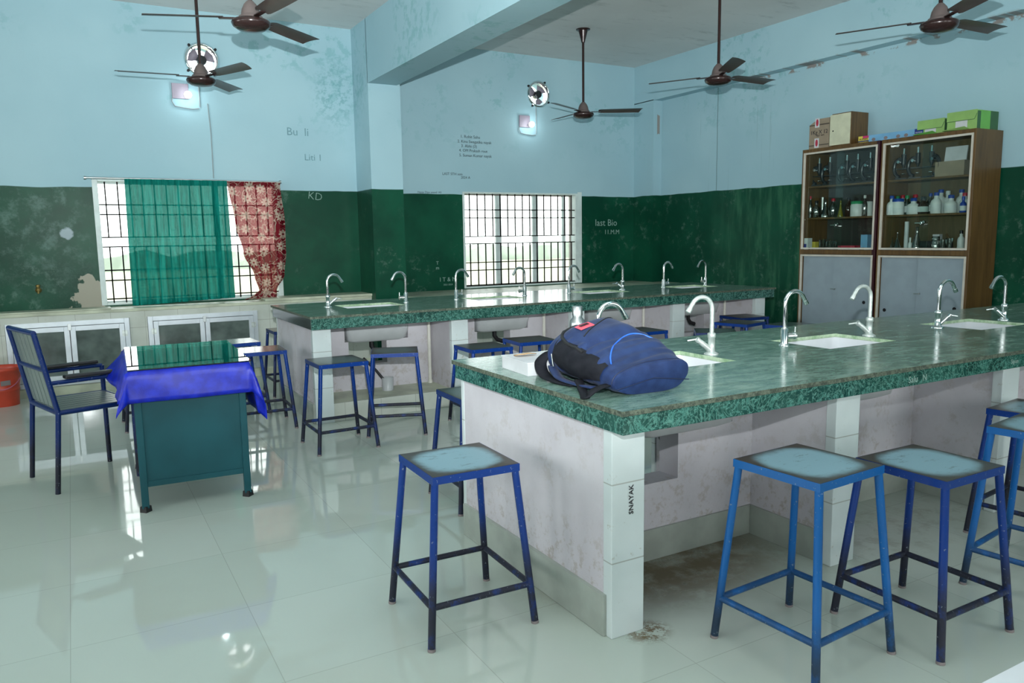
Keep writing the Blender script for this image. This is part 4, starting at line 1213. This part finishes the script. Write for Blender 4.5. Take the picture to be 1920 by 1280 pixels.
def jar(name, label, cat, y, x, z, r, h, body, cap, style='bottle', lab=True, group=None, caph=.025):
    t = thing(name, label, cat, (x, y, z), 0, group)
    if style == 'bottle':
        pr_ = [(r * .9, 0), (r, .006), (r, h * .60), (r * .85, h * .74), (r * .42, h * .84), (r * .42, h)]
    elif style == 'jar':
        pr_ = [(r * .95, 0), (r, .005), (r, h * .90), (r * .9, h * .95), (r * .9, h)]
    elif style == 'flask':
        pr_ = [(r * .95, 0), (r, .008), (r * .85, h * .22), (r * .3, h * .66), (r * .28, h * .96), (r * .36, h)]
    elif style == 'beaker':
        pr_ = [(r * .95, 0), (r, .005), (r, h * .95), (r * 1.06, h)]
    elif style == 'cone':
        pr_ = [(r, 0), (r * .55, h * .35), (r * .12, h * .7), (r * .10, h)]
    elif style == 'tall':
        pr_ = [(r, 0), (r, h)]
    MB().lathe(pr_, n=18, caps=style != 'beaker').build('body', body, t)
    if cap:
        cr = r * .50 if style == 'bottle' else (r * .96 if style == 'jar' else r * .35)
        MB().lathe([(cr, h - .002), (cr, h + caph), (cr * .9, h + caph + .003)], n=16).build('cap', cap, t)
    if lab:
        a0 = 120; P = []
        for zz in (h * .15, h * .52): P.append([((r + .0008) * math.cos(R(a)), (r + .0008) * math.sin(R(a)), zz) for a in range(110, 281, 10)])
        MB().grid(P).build('label', 'labelw', t)
    return t


GA = 'reagent bottles in the right cabinet'
L = [(1675, 6.905, .042, .155, 'bottlew', 'capblue', 'bottle', 'slim white bottle with blue cap at the left end'),
     (1688, 6.93, .055, .125, 'bottlew', 'capblue', 'jar', 'squat white jar with wide blue lid, labelled'),
     (1687, 7.05, .035, .155, 'ware', 'capgreen', 'bottle', 'clear bottle with green cap behind the squat white jar'),
     (1697, 7.10, .038, .165, 'bottlew', 'capred', 'bottle', 'white bottle with red cap, left half of the shelf'),
     (1706, 7.02, .036, .155, 'ware', 'capgreen', 'bottle', 'clear glass bottle with pale green cap'),
     (1719, 6.98, .058, .125, 'bottlew', 'capblue', 'bottle', 'broad white bottle with flat blue cap'),
     (1722, 7.13, .045, .165, 'amber', 'capred', 'bottle', 'brown bottle with dark red cap at the back'),
     (1738, 7.0, .048, .135, 'amber', 'blackp', 'bottle', 'brown glass bottle with black cap and white label'),
     (1751, 7.06, .034, .165, 'ware', 'capblue', 'bottle', 'clear bottle with royal blue cap, middle of the shelf'),
     (1762, 6.98, .046, .165, 'bottlew', 'capblue', 'bottle', 'tall white bottle with blue cap, right of the middle'),
     (1770, 7.11, .048, .195, 'bottlew', 'capblue', 'bottle', 'tallest white bottle with blue cap, at the back'),
     (1783, 7.12, .040, .180, 'bottlew', 'bottlew', 'bottle', 'white bottle with white cap at the back'),
     (1789, 6.98, .052, .135, 'bottlew', 'capblue', 'bottle', 'white bottle with blue cap and square shoulders'),
     (1807, 7.10, .044, .185, 'bottlew', 'capblue', 'bottle', 'tall white bottle with blue cap at the right end'),
     (1813, 7.03, .040, .150, 'bottlew', 'capred', 'bottle', 'white bottle with pinkish red cap at the right end'),
     (1811, 6.94, .028, .115, 'capblue', 'capblue', 'bottle', 'small dark blue bottle at the right end, in front')]
for px, x, r_, h_, bd, cp, stl, lb in L:
    jar('reagent_bottle', lb, 'bottle', yr(px, x), x, 1.575, r_, h_, bd, cp, stl, True, GA)
GB = 'glassware in the left cabinet'
for px, x, r_, h_, bd, cp, stl, lb, nm, ct_ in [
    (1522, 6.90, .020, .20, 'ware', 'capred', 'bottle', 'slim clear dropper bottle at the left end of the middle shelf', 'glass_bottle', 'bottle'),
    (1534, 6.93, .038, .15, 'ware', 'blackp', 'bottle', 'clear square shouldered bottle, second on the left middle shelf', 'glass_bottle', 'bottle'),
    (1546, 7.08, .022, .22, 'ware', None, 'tall', 'tall thin glass cylinder on the left middle shelf', 'measuring_cylinder', 'cylinder'),
    (1552, 6.98, .052, .19, 'ware', None, 'flask', 'clear conical flask beside the tall glass cylinder', 'conical_flask', 'flask'),
    (1567, 7.05, .040, .17, 'ware', 'capred', 'bottle', 'clear bottle with red stopper, middle of the left cabinet', 'glass_bottle', 'bottle'),
    (1581, 7.0, .028, .17, 'yellowl', 'blackp', 'flask', 'yellow filled flask on the left middle shelf', 'conical_flask', 'flask'),
    (1596, 7.05, .036, .17, 'amber', 'blackp', 'bottle', 'dark brown bottle behind the white jar with green lid', 'glass_bottle', 'bottle'),
    (1611, 6.98, .062, .125, 'bottlew', 'capgreen', 'jar', 'white jar with green lid on the left middle shelf', 'plastic_jar', 'jar'),
    (1625, 6.98, .026, .18, 'ware', 'bottlew', 'bottle', 'clear bottle with white stopper right of the white jar', 'glass_bottle', 'bottle'),
    (1633, 7.06, .036, .12, 'bottlew', 'bottlew', 'jar', 'small white jar at the right end of the left middle shelf', 'plastic_jar', 'jar'),
    (1550, 6.99, .045, .10, 'ware', None, 'beaker', 'clear beaker on the bottom of the left cabinet', 'beaker', 'beaker'),
    (1557, 7.08, .045, .11, 'ware', None, 'beaker', 'clear beaker at the back of the left cabinet bottom', 'beaker', 'beaker'),
    (1569, 6.99, .040, .09, 'ware', None, 'beaker', 'short clear beaker right of the others, left cabinet bottom', 'beaker', 'beaker')]:
    jar(nm, lb, ct_, yl(px, x), x, 1.575 if h_ > .115 or 'jar' in nm else 1.2405, r_, h_, bd, cp, stl, False, GB)
GC = 'glassware in the right cabinet'
for px, x, r_, h_, bd, cp, stl, lb, nm, ct_ in [
    (1678, 7.02, .050, .12, 'ware', None, 'flask', 'round clear flask at the left of the right cabinet bottom', 'conical_flask', 'flask'),
    (1690, 6.98, .042, .17, 'ware', None, 'cone', 'upturned glass funnel on the right cabinet bottom', 'funnel', 'funnel'),
    (1708, 7.06, .020, .27, 'labelw', None, 'tall', 'tall pale cylinder right of the glass funnel', 'measuring_cylinder', 'cylinder'),
    (1716, 6.98, .018, .09, 'bottlew', 'bottlew', 'bottle', 'tiny white bottle at the foot of the pale cylinder', 'plastic_bottle', 'bottle'),
    (1729, 7.0, .050, .22, 'ware', None, 'flask', 'tall clear flask under the right cabinet lock', 'conical_flask', 'flask'),
    (1765, 6.97, .036, .10, 'ware', 'ware', 'jar', 'clear jar in front of the white box, right cabinet', 'glass_jar', 'jar'),
    (1778, 6.99, .030, .10, 'ware', None, 'beaker', 'clear beaker left of its neighbour, right cabinet bottom', 'beaker', 'beaker'),
    (1790, 6.99, .032, .11, 'ware', None, 'beaker', 'clear beaker beneath the leaning wooden stick, right cabinet bottom', 'beaker', 'beaker'),
    (1811, 7.0, .030, .15, 'bottlew', 'blackp', 'bottle', 'white bottle with black cap at the right cabinet bottom corner', 'plastic_bottle', 'bottle')]:
    jar(nm, lb, ct_, yr(px, x), x, 1.2405, r_, h_, bd, cp, stl, False, GC)


def block(name, label, cat, y, x, z, dx, dy, dz, mats, rz=0., group=None):
    b = MB().box(-dx / 2, dx / 2, -dy / 2, dy / 2, 0, dz)
    return tag(b.build(name, mats, loc=(x, y, z), rot=(0, 0, rz), bevel=.0015), label, cat, group)


t = block('small_box', 'white and blue box at the left of the left cabinet bottom', 'box', yl(1518, 6.90), 6.90, 1.2405, .07, .07, .12, 'labelw')
MB().box(-.036, -.0352, -.02, .02, .01, .06).build('print', 'navy', t)
block('small_box', 'grey box beside the white and blue one', 'box', yl(1526.5, 7.02), 7.02, 1.2405, .07, .05, .11, 'ceramic_g')
block('small_box', 'yellow and black box in the left cabinet bottom', 'box', yl(1534.5, 7.0), 7.0, 1.2405, .07, .05, .08, 'yellow')
block('red_book', 'red book lying flat in the left cabinet bottom', 'book', yl(1606, 7.06), 7.06, 1.2405, .2, .20, .04, 'redp')
block('small_box', 'blue and white box at the right end of the left cabinet bottom', 'box', yl(1632, 7.03), 7.03, 1.2405, .1, .075, .15, 'chart')
block('paper_pad', 'white paper pad lying before the red book', 'paper', yl(1603, 6.93), 6.93, 1.2405, .06, .26, .012, 'paper')
for px in (1520, 1559, 1575, 1623): block('rubber_stop', 'black rubber stop behind the left cabinet glass', 'rubber stop', yl(px, 6.885), 6.885, 1.2405, .014, .045, .024, 'black', 0, 'black stops in the left cabinet')
for px in (1671, 1725.5, 1738, 1805): block('rubber_stop', 'black rubber stop behind the right cabinet glass', 'rubber stop', yr(px, 6.885), 6.885, 1.2405, .014, .055, .022, 'black', 0, 'black stops in the right cabinet')
block('small_box', 'dark box with white label, right cabinet bottom', 'box', yr(1748, 7.02), 7.02, 1.2405, .1, .07, .085, 'blackp')
t = block('small_box', 'white upright box in the right cabinet bottom', 'box', yr(1768, 7.08), 7.08, 1.2405, .05, .065, .145, 'paper')
tag(MB().box(-.004, .004, -.006, .006, 0, .17).build('wooden_stick', 'walnut', loc=(7.06, yr(1793), 1.24), rot=(R(-28), 0, 0)), 'thin wooden stick leaning in the right cabinet bottom', 'stick')
block('carton', 'brown carton beside the rightmost microscope', 'box', yr(1795, 7.07), 7.07, 1.906, .22, .27, .135, 'carton')
tag(MB().box(-.006, .006, -.10, .10, 0, .13).build('white_card', 'paper', loc=(7.02, yr(1790), 2.042), rot=(0, R(8), 0)), 'white card standing on the brown carton in the cabinet', 'card')

# boxes on top of the cabinets -----------------------------------------
ZT = 2.286
t = thing('cardboard_carton', 'brown carton with red oval marks on the left cabinet', 'box', (6.99, 5.575, ZT), R(0))
b = MB(); w_, d_, h_ = .245, .26, .30
b.add([(-.13, -w_ / 2, 0), (.13, -w_ / 2, 0), (.13, w_ / 2, 0), (-.13, w_ / 2, 0), (-.13, -w_ / 2, h_), (.13, -w_ / 2, h_ + .01), (.13, w_ / 2, h_), (-.13, w_ / 2 + .0, h_ - .055), (-.13, w_ / 2 - .10, h_)],
      [(3, 2, 1, 0), (0, 4, 8, 7, 3), (0, 1, 5, 4), (1, 2, 6, 5), (2, 3, 7, 6), (4, 5, 6, 7, 8)])
b.build('carton_body', 'carton', t)
MB().box(-.1308, -.1300, -w_ / 2, w_ / 2, .235, .247).build('printed_band', 'brown_tape', t); MB().box(-.1308, -.1300, -w_ / 2, w_ / 2, .030, .040).build('printed_band', 'brown_tape', t)
for yy, zz in ((.025, .215), (.025, .01)):
    o = MB().box(-.132, -.1312, yy - .028, yy + .028, zz, zz + .095).build('mark', 'paper', t)
    P = [(-.1325, yy + .016 * math.cos(R(a)), zz + .048 + .036 * math.sin(R(a))) for a in range(0, 360, 20)]
    MB().add(P, [tuple(range(len(P)))[::-1]]).build('logo', 'redp', o)
text('1Kg X 12', .056, 'ink', (-.1315, .0, .165), ROT_X, t); text('NET WT.', .026, 'ink', (-.1315, -.02, .13), ROT_X, t)
t = thing('wall_box', 'small wooden box with cream door and keyhole on the left cabinet', 'box', (6.97, 5.315, ZT))
MB().box(-.10, .16, -.115, .115, 0, .325).build('case', 'walnut', t, bevel=.003)
d = MB().box(-.112, -.101, -.108, .128, .012, .315).build('door', 'cream', t, bevel=.002)
MB().lathe([(0, -.001), (.008, -.001), (.008, .003)], (-.112, .088, .155), n=12, axis='x').build('keyhole', 'hole', d)
t = thing('chart_box', 'long flat blue box of printed charts lying across the cabinets', 'box', (7.02, 4.80, ZT))
MB().box(-.10, .10, -.33, .35, 0, .072).build('carton_body', 'chart', t)
MB().box(-.1012, -.1002, .235, .35, 0, .072).build('print', 'yellow', t); MB().box(-.1022, -.1013, .235, .35, .018, .028).build('print', 'navy', t)
MB().box(-.1022, -.1013, .235, .30, .050, .072).build('print', 'magenta', t)
MB().box(-.1012, -.1002, -.33, -.245, 0, .072).build('print', 'navy', t)
text('HUMAN\nSKELETON', .026, 'ink', (-.103, .292, .028), ROT_X, t, 'writing'); text('HUMAN\nSKELETON', .018, 'paper', (-.103, -.287, .028), ROT_X, t)
for yy in (.18, .05, -.08, -.16): MB().add([(-.1015, yy + .016 * math.cos(R(a)) * 1.3, .028 + .016 * math.sin(R(a))) for a in range(0, 360, 30)], [tuple(range(12))[::-1]]).build('print', 'dust', t)


def greenbox(y, x, w_, h_, d_, rz, label, open_):
    t = thing('green_shoe_box', label, 'box', (x, y, ZT), rz, 'green cardboard boxes on the right cabinet')
    MB().box(0, d_, -w_ / 2, w_ / 2, 0, h_ - .05 if 0 else h_).build('carton_body', ['lime'], t, bevel=.001)
    lid = MB().add([(-.006, -w_ / 2 + .02, h_ - .078), (-.006, w_ / 2, h_ - .078), (-.004, w_ / 2, h_ + .003), (-.004, -w_ / 2, h_ + .003), (-.005, -w_ / 2, h_ - .03)], [(0, 1, 2, 3, 4)]).build('lid_flap', 'lime', t, solid=.002)
    MB().tube([(-.008, w_ / 2, h_ - .078), (-.008, -w_ / 2 + .02, h_ - .078), (-.007, -w_ / 2, h_ - .03)], .0022, 6).build('flap_edge', 'limed', lid)
    MB().box(-.0015, -.0005, -.050, .055, .012, h_ - .055).build('label', 'paper', t)
    MB().add([(-.006, -w_ / 2 + .05, .004), (-.006, w_ / 2, .001), (-.07, w_ / 2, .012), (-.05, -w_ / 2 + .08, .03)], [(0, 1, 2, 3)]).build('open_flap', 'limes' if open_ else 'lime', t, solid=.002)
    MB().box(.02, d_ * .95, -w_ / 2 - .001, -w_ / 2, .004, h_ - .004).build('printed_side', 'limes', t)
    MB().box(d_ * .62, d_, -w_ / 2 - .002, -w_ / 2 - .001, .002, h_ - .002).build('printed_side', 'limed', t)
    MB().box(.0, .05, -w_ / 2 - .002, -w_ / 2 - .001, .002, h_ - .01).build('printed_side', 'limed', t)


greenbox(4.40, 6.92, .255, .135, .28, 0, 'green cardboard box with white label, left of the two on the right cabinet', True)
greenbox(4.105, 6.90, .265, .165, .32, 0, 'larger green cardboard box with white label at the right cabinet corner', False)

# ------------------------------------------------------------------ things on the near bench
t = thing('steel_flask', 'brushed steel drinking flask standing behind the blue backpack', 'flask', (2.02, 2.95, .85))
MB().lathe([(.034, 0), (.037, .004), (.037, .165), (.034, .180), (.022, .195), (.021, .205)], n=32).build('body', 'steel', t)
MB().lathe([(.0245, .203), (.0245, .242), (.022, .246), (0, .247)], n=28).build('cap', 'steel', t)
t = thing('white_carton', 'open white carton with torn tan paper tucked behind the backpack', 'box', (1.715, 2.80, .85), R(-4))
b = MB().box(-.115, .115, -.125, .125, 0, .052); b.build('carton_body', 'paper', t, bevel=.001)
MB().box(-.118, .118, -.128, .128, .050, .056).build('lid', 'paper', t, bevel=.001)
for k, (px, py) in enumerate(((-.09, .03), (-.02, -.10))):
    P = [[(px + .03 * i + .006 * random.random(), py + .02 * j, .060 + .010 * random.random()) for i in range(4)] for j in range(3)]
    MB().grid(P).build('paper_scrap', 'twine', t, solid=.003)

# backpack ------------------------------------------------------------
bp = thing('backpack', 'navy blue backpack lying on the near bench end', 'backpack', (1.805, 2.41, .85), R(-94))
LN, WD = .265, .172


def interp(tab, s):
    for (a, va), (b_, vb) in zip(tab, tab[1:]):
        if s <= b_:
            t = (s - a) / (b_ - a); t = t * t * (3 - 2 * t); return va + (vb - va) * t
    return tab[-1][1]


def prof(s):
    """s -1 (top of bag) .. 1 (bottom of bag) -> half width, height"""
    return (interp([(-1, .125), (-.85, .150), (-.5, .165), (0, .172), (.6, .172), (.93, .165), (1, .156)], s),
            interp([(-1, .165), (-.85, .200), (-.55, .208), (-.1, .196), (.4, .168), (.93, .122), (1, .112)], s))


PW = 3.0


def bag_z(s, y):
    w_, h_ = prof(s); q = min(.999, abs(y) / w_)
    return h_ * (.45 + .55 * (1 - q ** PW) ** (1 / PW)) * (1 + .16 * y / w_)


P = []; ns = 60; nt = 64
for i in range(ns + 1):
    s = -1 + 2 * i / ns; w_, h_ = prof(s); row = []
    zc = h_ * .45
    for j in range(nt):
        a = 2 * PI * j / nt; ca, sa = math.cos(a), math.sin(a)
        rr = (abs(ca) ** PW + abs(sa) ** PW) ** (-1 / PW)
        y = w_ * ca * rr
        if sa < 0: y *= 1 - .10 * (-sa * rr)
        zz = zc + (h_ - zc if sa > 0 else zc) * sa * rr
        wr = .0035 * math.sin(21 * s + 34 * y) * abs(ca) + .0025 * math.sin(37 * s * (1 + .2 * ca) + 3 * a)
        y += wr * ca; zz = max(.001, zz * (1 + .16 * y / w_) + wr * max(0, sa))
        row.append((LN * s + (.02 * (zz / h_) if s > .9 else 0) * (s - .9) * 10, y, zz))
    P.append(row)
b = MB(); b.grid(P, 0, True, True)


def cap(ring, out, mi, n=5):
    c = Vector((sum(p[0] for p in ring) / nt, sum(p[1] for p in ring) / nt, sum(p[2] for p in ring) / nt)); rows = [ring]
    for k in range(1, n + 1):
        f = 1 - k / n
        rows.append([tuple(c + (Vector(p) - c) * max(f, .001) + Vector((out * (1 - f * f), 0, 0))) for p in ring])
    b.grid(rows if out > 0 else rows[::-1], mi, True, True)


cap(P[-1], .010, 0); cap(P[0], -.045, 0)
b.build('main_body', 'bag', bp)
ring_e = [tuple(Vector(p) + Vector((.002, 0, .001))) for k, p in enumerate(P[-2]) if -4 < k < 36 or k > 60]
MB().tube([tuple(Vector(P[-2][k % nt]) * 1.0 + Vector((.001, 0, .0))) for k in range(-3, 36)], .0028, 6).build('seam_piping', 'bagn', bp)
e = P[-1]
MB().tube([(e[2][0] + .006, e[2][1] - .002, e[2][2] - .035), (e[0][0] + .016, 0, .060), (e[30][0] + .006, e[30][1] + .004, e[30][2] - .025)], .002, 6).build('seam_piping', 'bagn', bp)


def patch(s0, s1, y0, y1, lift, n=18, m=14, dome=.0):
    P = []
    for i in range(n + 1):
        row = []
        for j in range(m + 1):
            s = s0 + (s1 - s0) * i / n; y = y0 + (y1 - y0) * j / m
            k = (1 - (2 * i / n - 1) ** 4) * (1 - (2 * j / m - 1) ** 4)
            row.append((LN * s, y, bag_z(s, y) + lift + dome * k))
        P.append(row)
    return P


def lift_at(x, y):
    s = x / LN; a = (s + .80) / 1.0; c = (y + .125) / .255
    k = (1 - (2 * a - 1) ** 4) * (1 - (2 * c - 1) ** 4) if 0 < a < 1 and 0 < c < 1 else 0
    return max(0, k * .022 - .003)


def on_bag(pts, r_, name, mat, sub=4, parent=None, up=.001):
    out = []
    for k in range(len(pts) - 1):
        p0 = pts[max(k - 1, 0)]; p1 = pts[k]; p2 = pts[k + 1]; p3 = pts[min(k + 2, len(pts) - 1)]
        for q in range(sub):
            t = q / sub
            c_ = [.5 * (2 * p1[d] + (p2[d] - p0[d]) * t + (2 * p0[d] - 5 * p1[d] + 4 * p2[d] - p3[d]) * t * t + (3 * p1[d] - p0[d] - 3 * p2[d] + p3[d]) * t ** 3) for d in (0, 1)]
            out.append((c_[0], c_[1], bag_z(c_[0] / LN, c_[1]) + lift_at(*c_) + up))
    return MB().tube(out, r_, 8).build(name, mat, parent or bp)


MB().grid(patch(-.80, .20, -.125, .130, -.003, dome=.022)).build('front_pocket', 'bag', bp)
on_bag([(-.03, -.10), (-.07, -.03), (-.115, .05), (-.15, .115)], .0028, 'zip', 'black')
on_bag([(-.215, -.02), (-.21, -.075), (-.17, -.120), (-.10, -.142), (-.02, -.150), (.06, -.152)], .0075, 'zip', 'black', up=.003)
on_bag([(.20, -.125), (.165, -.105), (.115, -.06), (.07, .0), (.05, .06), (.065, .11), (.11, .145)], .0032, 'blue_piping', 'piping')
lb_ = MB().grid(patch(-.50, -.29, -.085, -.020, .020, 4, 4)).build('brand_label', 'pink', bp)
MB().grid(patch(-.46, -.38, -.072, -.033, .0222, 4, 4)).build('label_print', 'maroon', lb_)
P = []
for i in range(25):
    s = -.66 + 1.42 * i / 24; w_, h_ = prof(s); row = []; zc = h_ * .45
    for j in range(11):
        v = j / 10; a = PI + R(-46) + R(50 + 24 * math.sin(PI * i / 24)) * v
        ca, sa = math.cos(a), math.sin(a); rr = (abs(ca) ** PW + abs(sa) ** PW) ** (-1 / PW)
        k = 1.0 + .10 * math.sin(PI * i / 24) * math.sin(PI * v) + .012 * math.sin(18 * s + 9 * v)
        y = w_ * ca * rr * k - .004
        row.append((LN * s, y, max(.004, (zc + (h_ - zc if sa > 0 else zc) * sa * rr) * .86)))
    P.append(row)
MB().grid(P).build('side_pocket', 'bagd', bp)


def strap(pts, w_, name='shoulder_strap', mat='bagd', th=.005):
    pts = [Vector(p) for p in pts]; out = []
    for k in range(len(pts) - 1):
        p0 = pts[max(k - 1, 0)]; p1 = pts[k]; p2 = pts[k + 1]; p3 = pts[min(k + 2, len(pts) - 1)]
        for q in range(5):
            t = q / 5; out.append(.5 * (2 * p1 + (p2 - p0) * t + (2 * p0 - 5 * p1 + 4 * p2 - p3) * t * t + (3 * p1 - p0 - 3 * p2 + p3) * t ** 3))
    out.append(pts[-1]); P = []
    for i, p in enumerate(out):
        t = (out[min(i + 1, len(out) - 1)] - out[max(i - 1, 0)]).normalized(); sd = t.cross(Vector((0, 0, 1)))
        if sd.length < .1: sd = Vector((1, 0, 0))
        sd.normalize(); P.append([p - sd * w_ / 2, p, p + sd * w_ / 2])
    return MB().grid(P).build(name, mat, bp, solid=th)


strap([(-.235, -.10, .105), (-.255, -.14, .09), (-.235, -.185, .055), (-.16, -.205, .018), (-.06, -.200, .008), (.03, -.175, .006)], .05)
strap([(.07, -.185, .035), (.13, -.205, .012), (.19, -.232, .006), (.245, -.262, .006), (.262, -.262, .012), (.262, -.240, .030), (.245, -.185, .040), (.235, -.13, .040)], .032)
strap([(-.20, -.150, .045), (-.08, -.185, .020), (.06, -.190, .018), (.17, -.180, .022)], .035, 'webbing', 'bag', .006)
MB().tube([(-.245, -.06, .135), (-.285, -.045, .165), (-.295, 0, .175), (-.285, .04, .170), (-.245, .06, .145)], .011, 8).build('handle', 'bagd', bp)
MB().tube([(-.19, -.158, .095), (-.165, -.165, .06), (-.15, -.17, .05)], .004, 6).build('buckle', 'chrome', bp)

# ------------------------------------------------------------------ white table at the lower right corner
t = thing('white_table', 'white table whose corner shows at the bottom right', 'table', (1.75, .15, 0))
MB().box(-1.05, 1.05, -.35, .35, .82, .85).build('table_top', 'tabletop', t, bevel=.003)
for sx in (-1, 1):
    for sy in (-1, 1): MB().box(sx * .98 - .02, sx * .98 + .02, sy * .30 - .02, sy * .30 + .02, 0, .82).build('leg', 'steel', t)
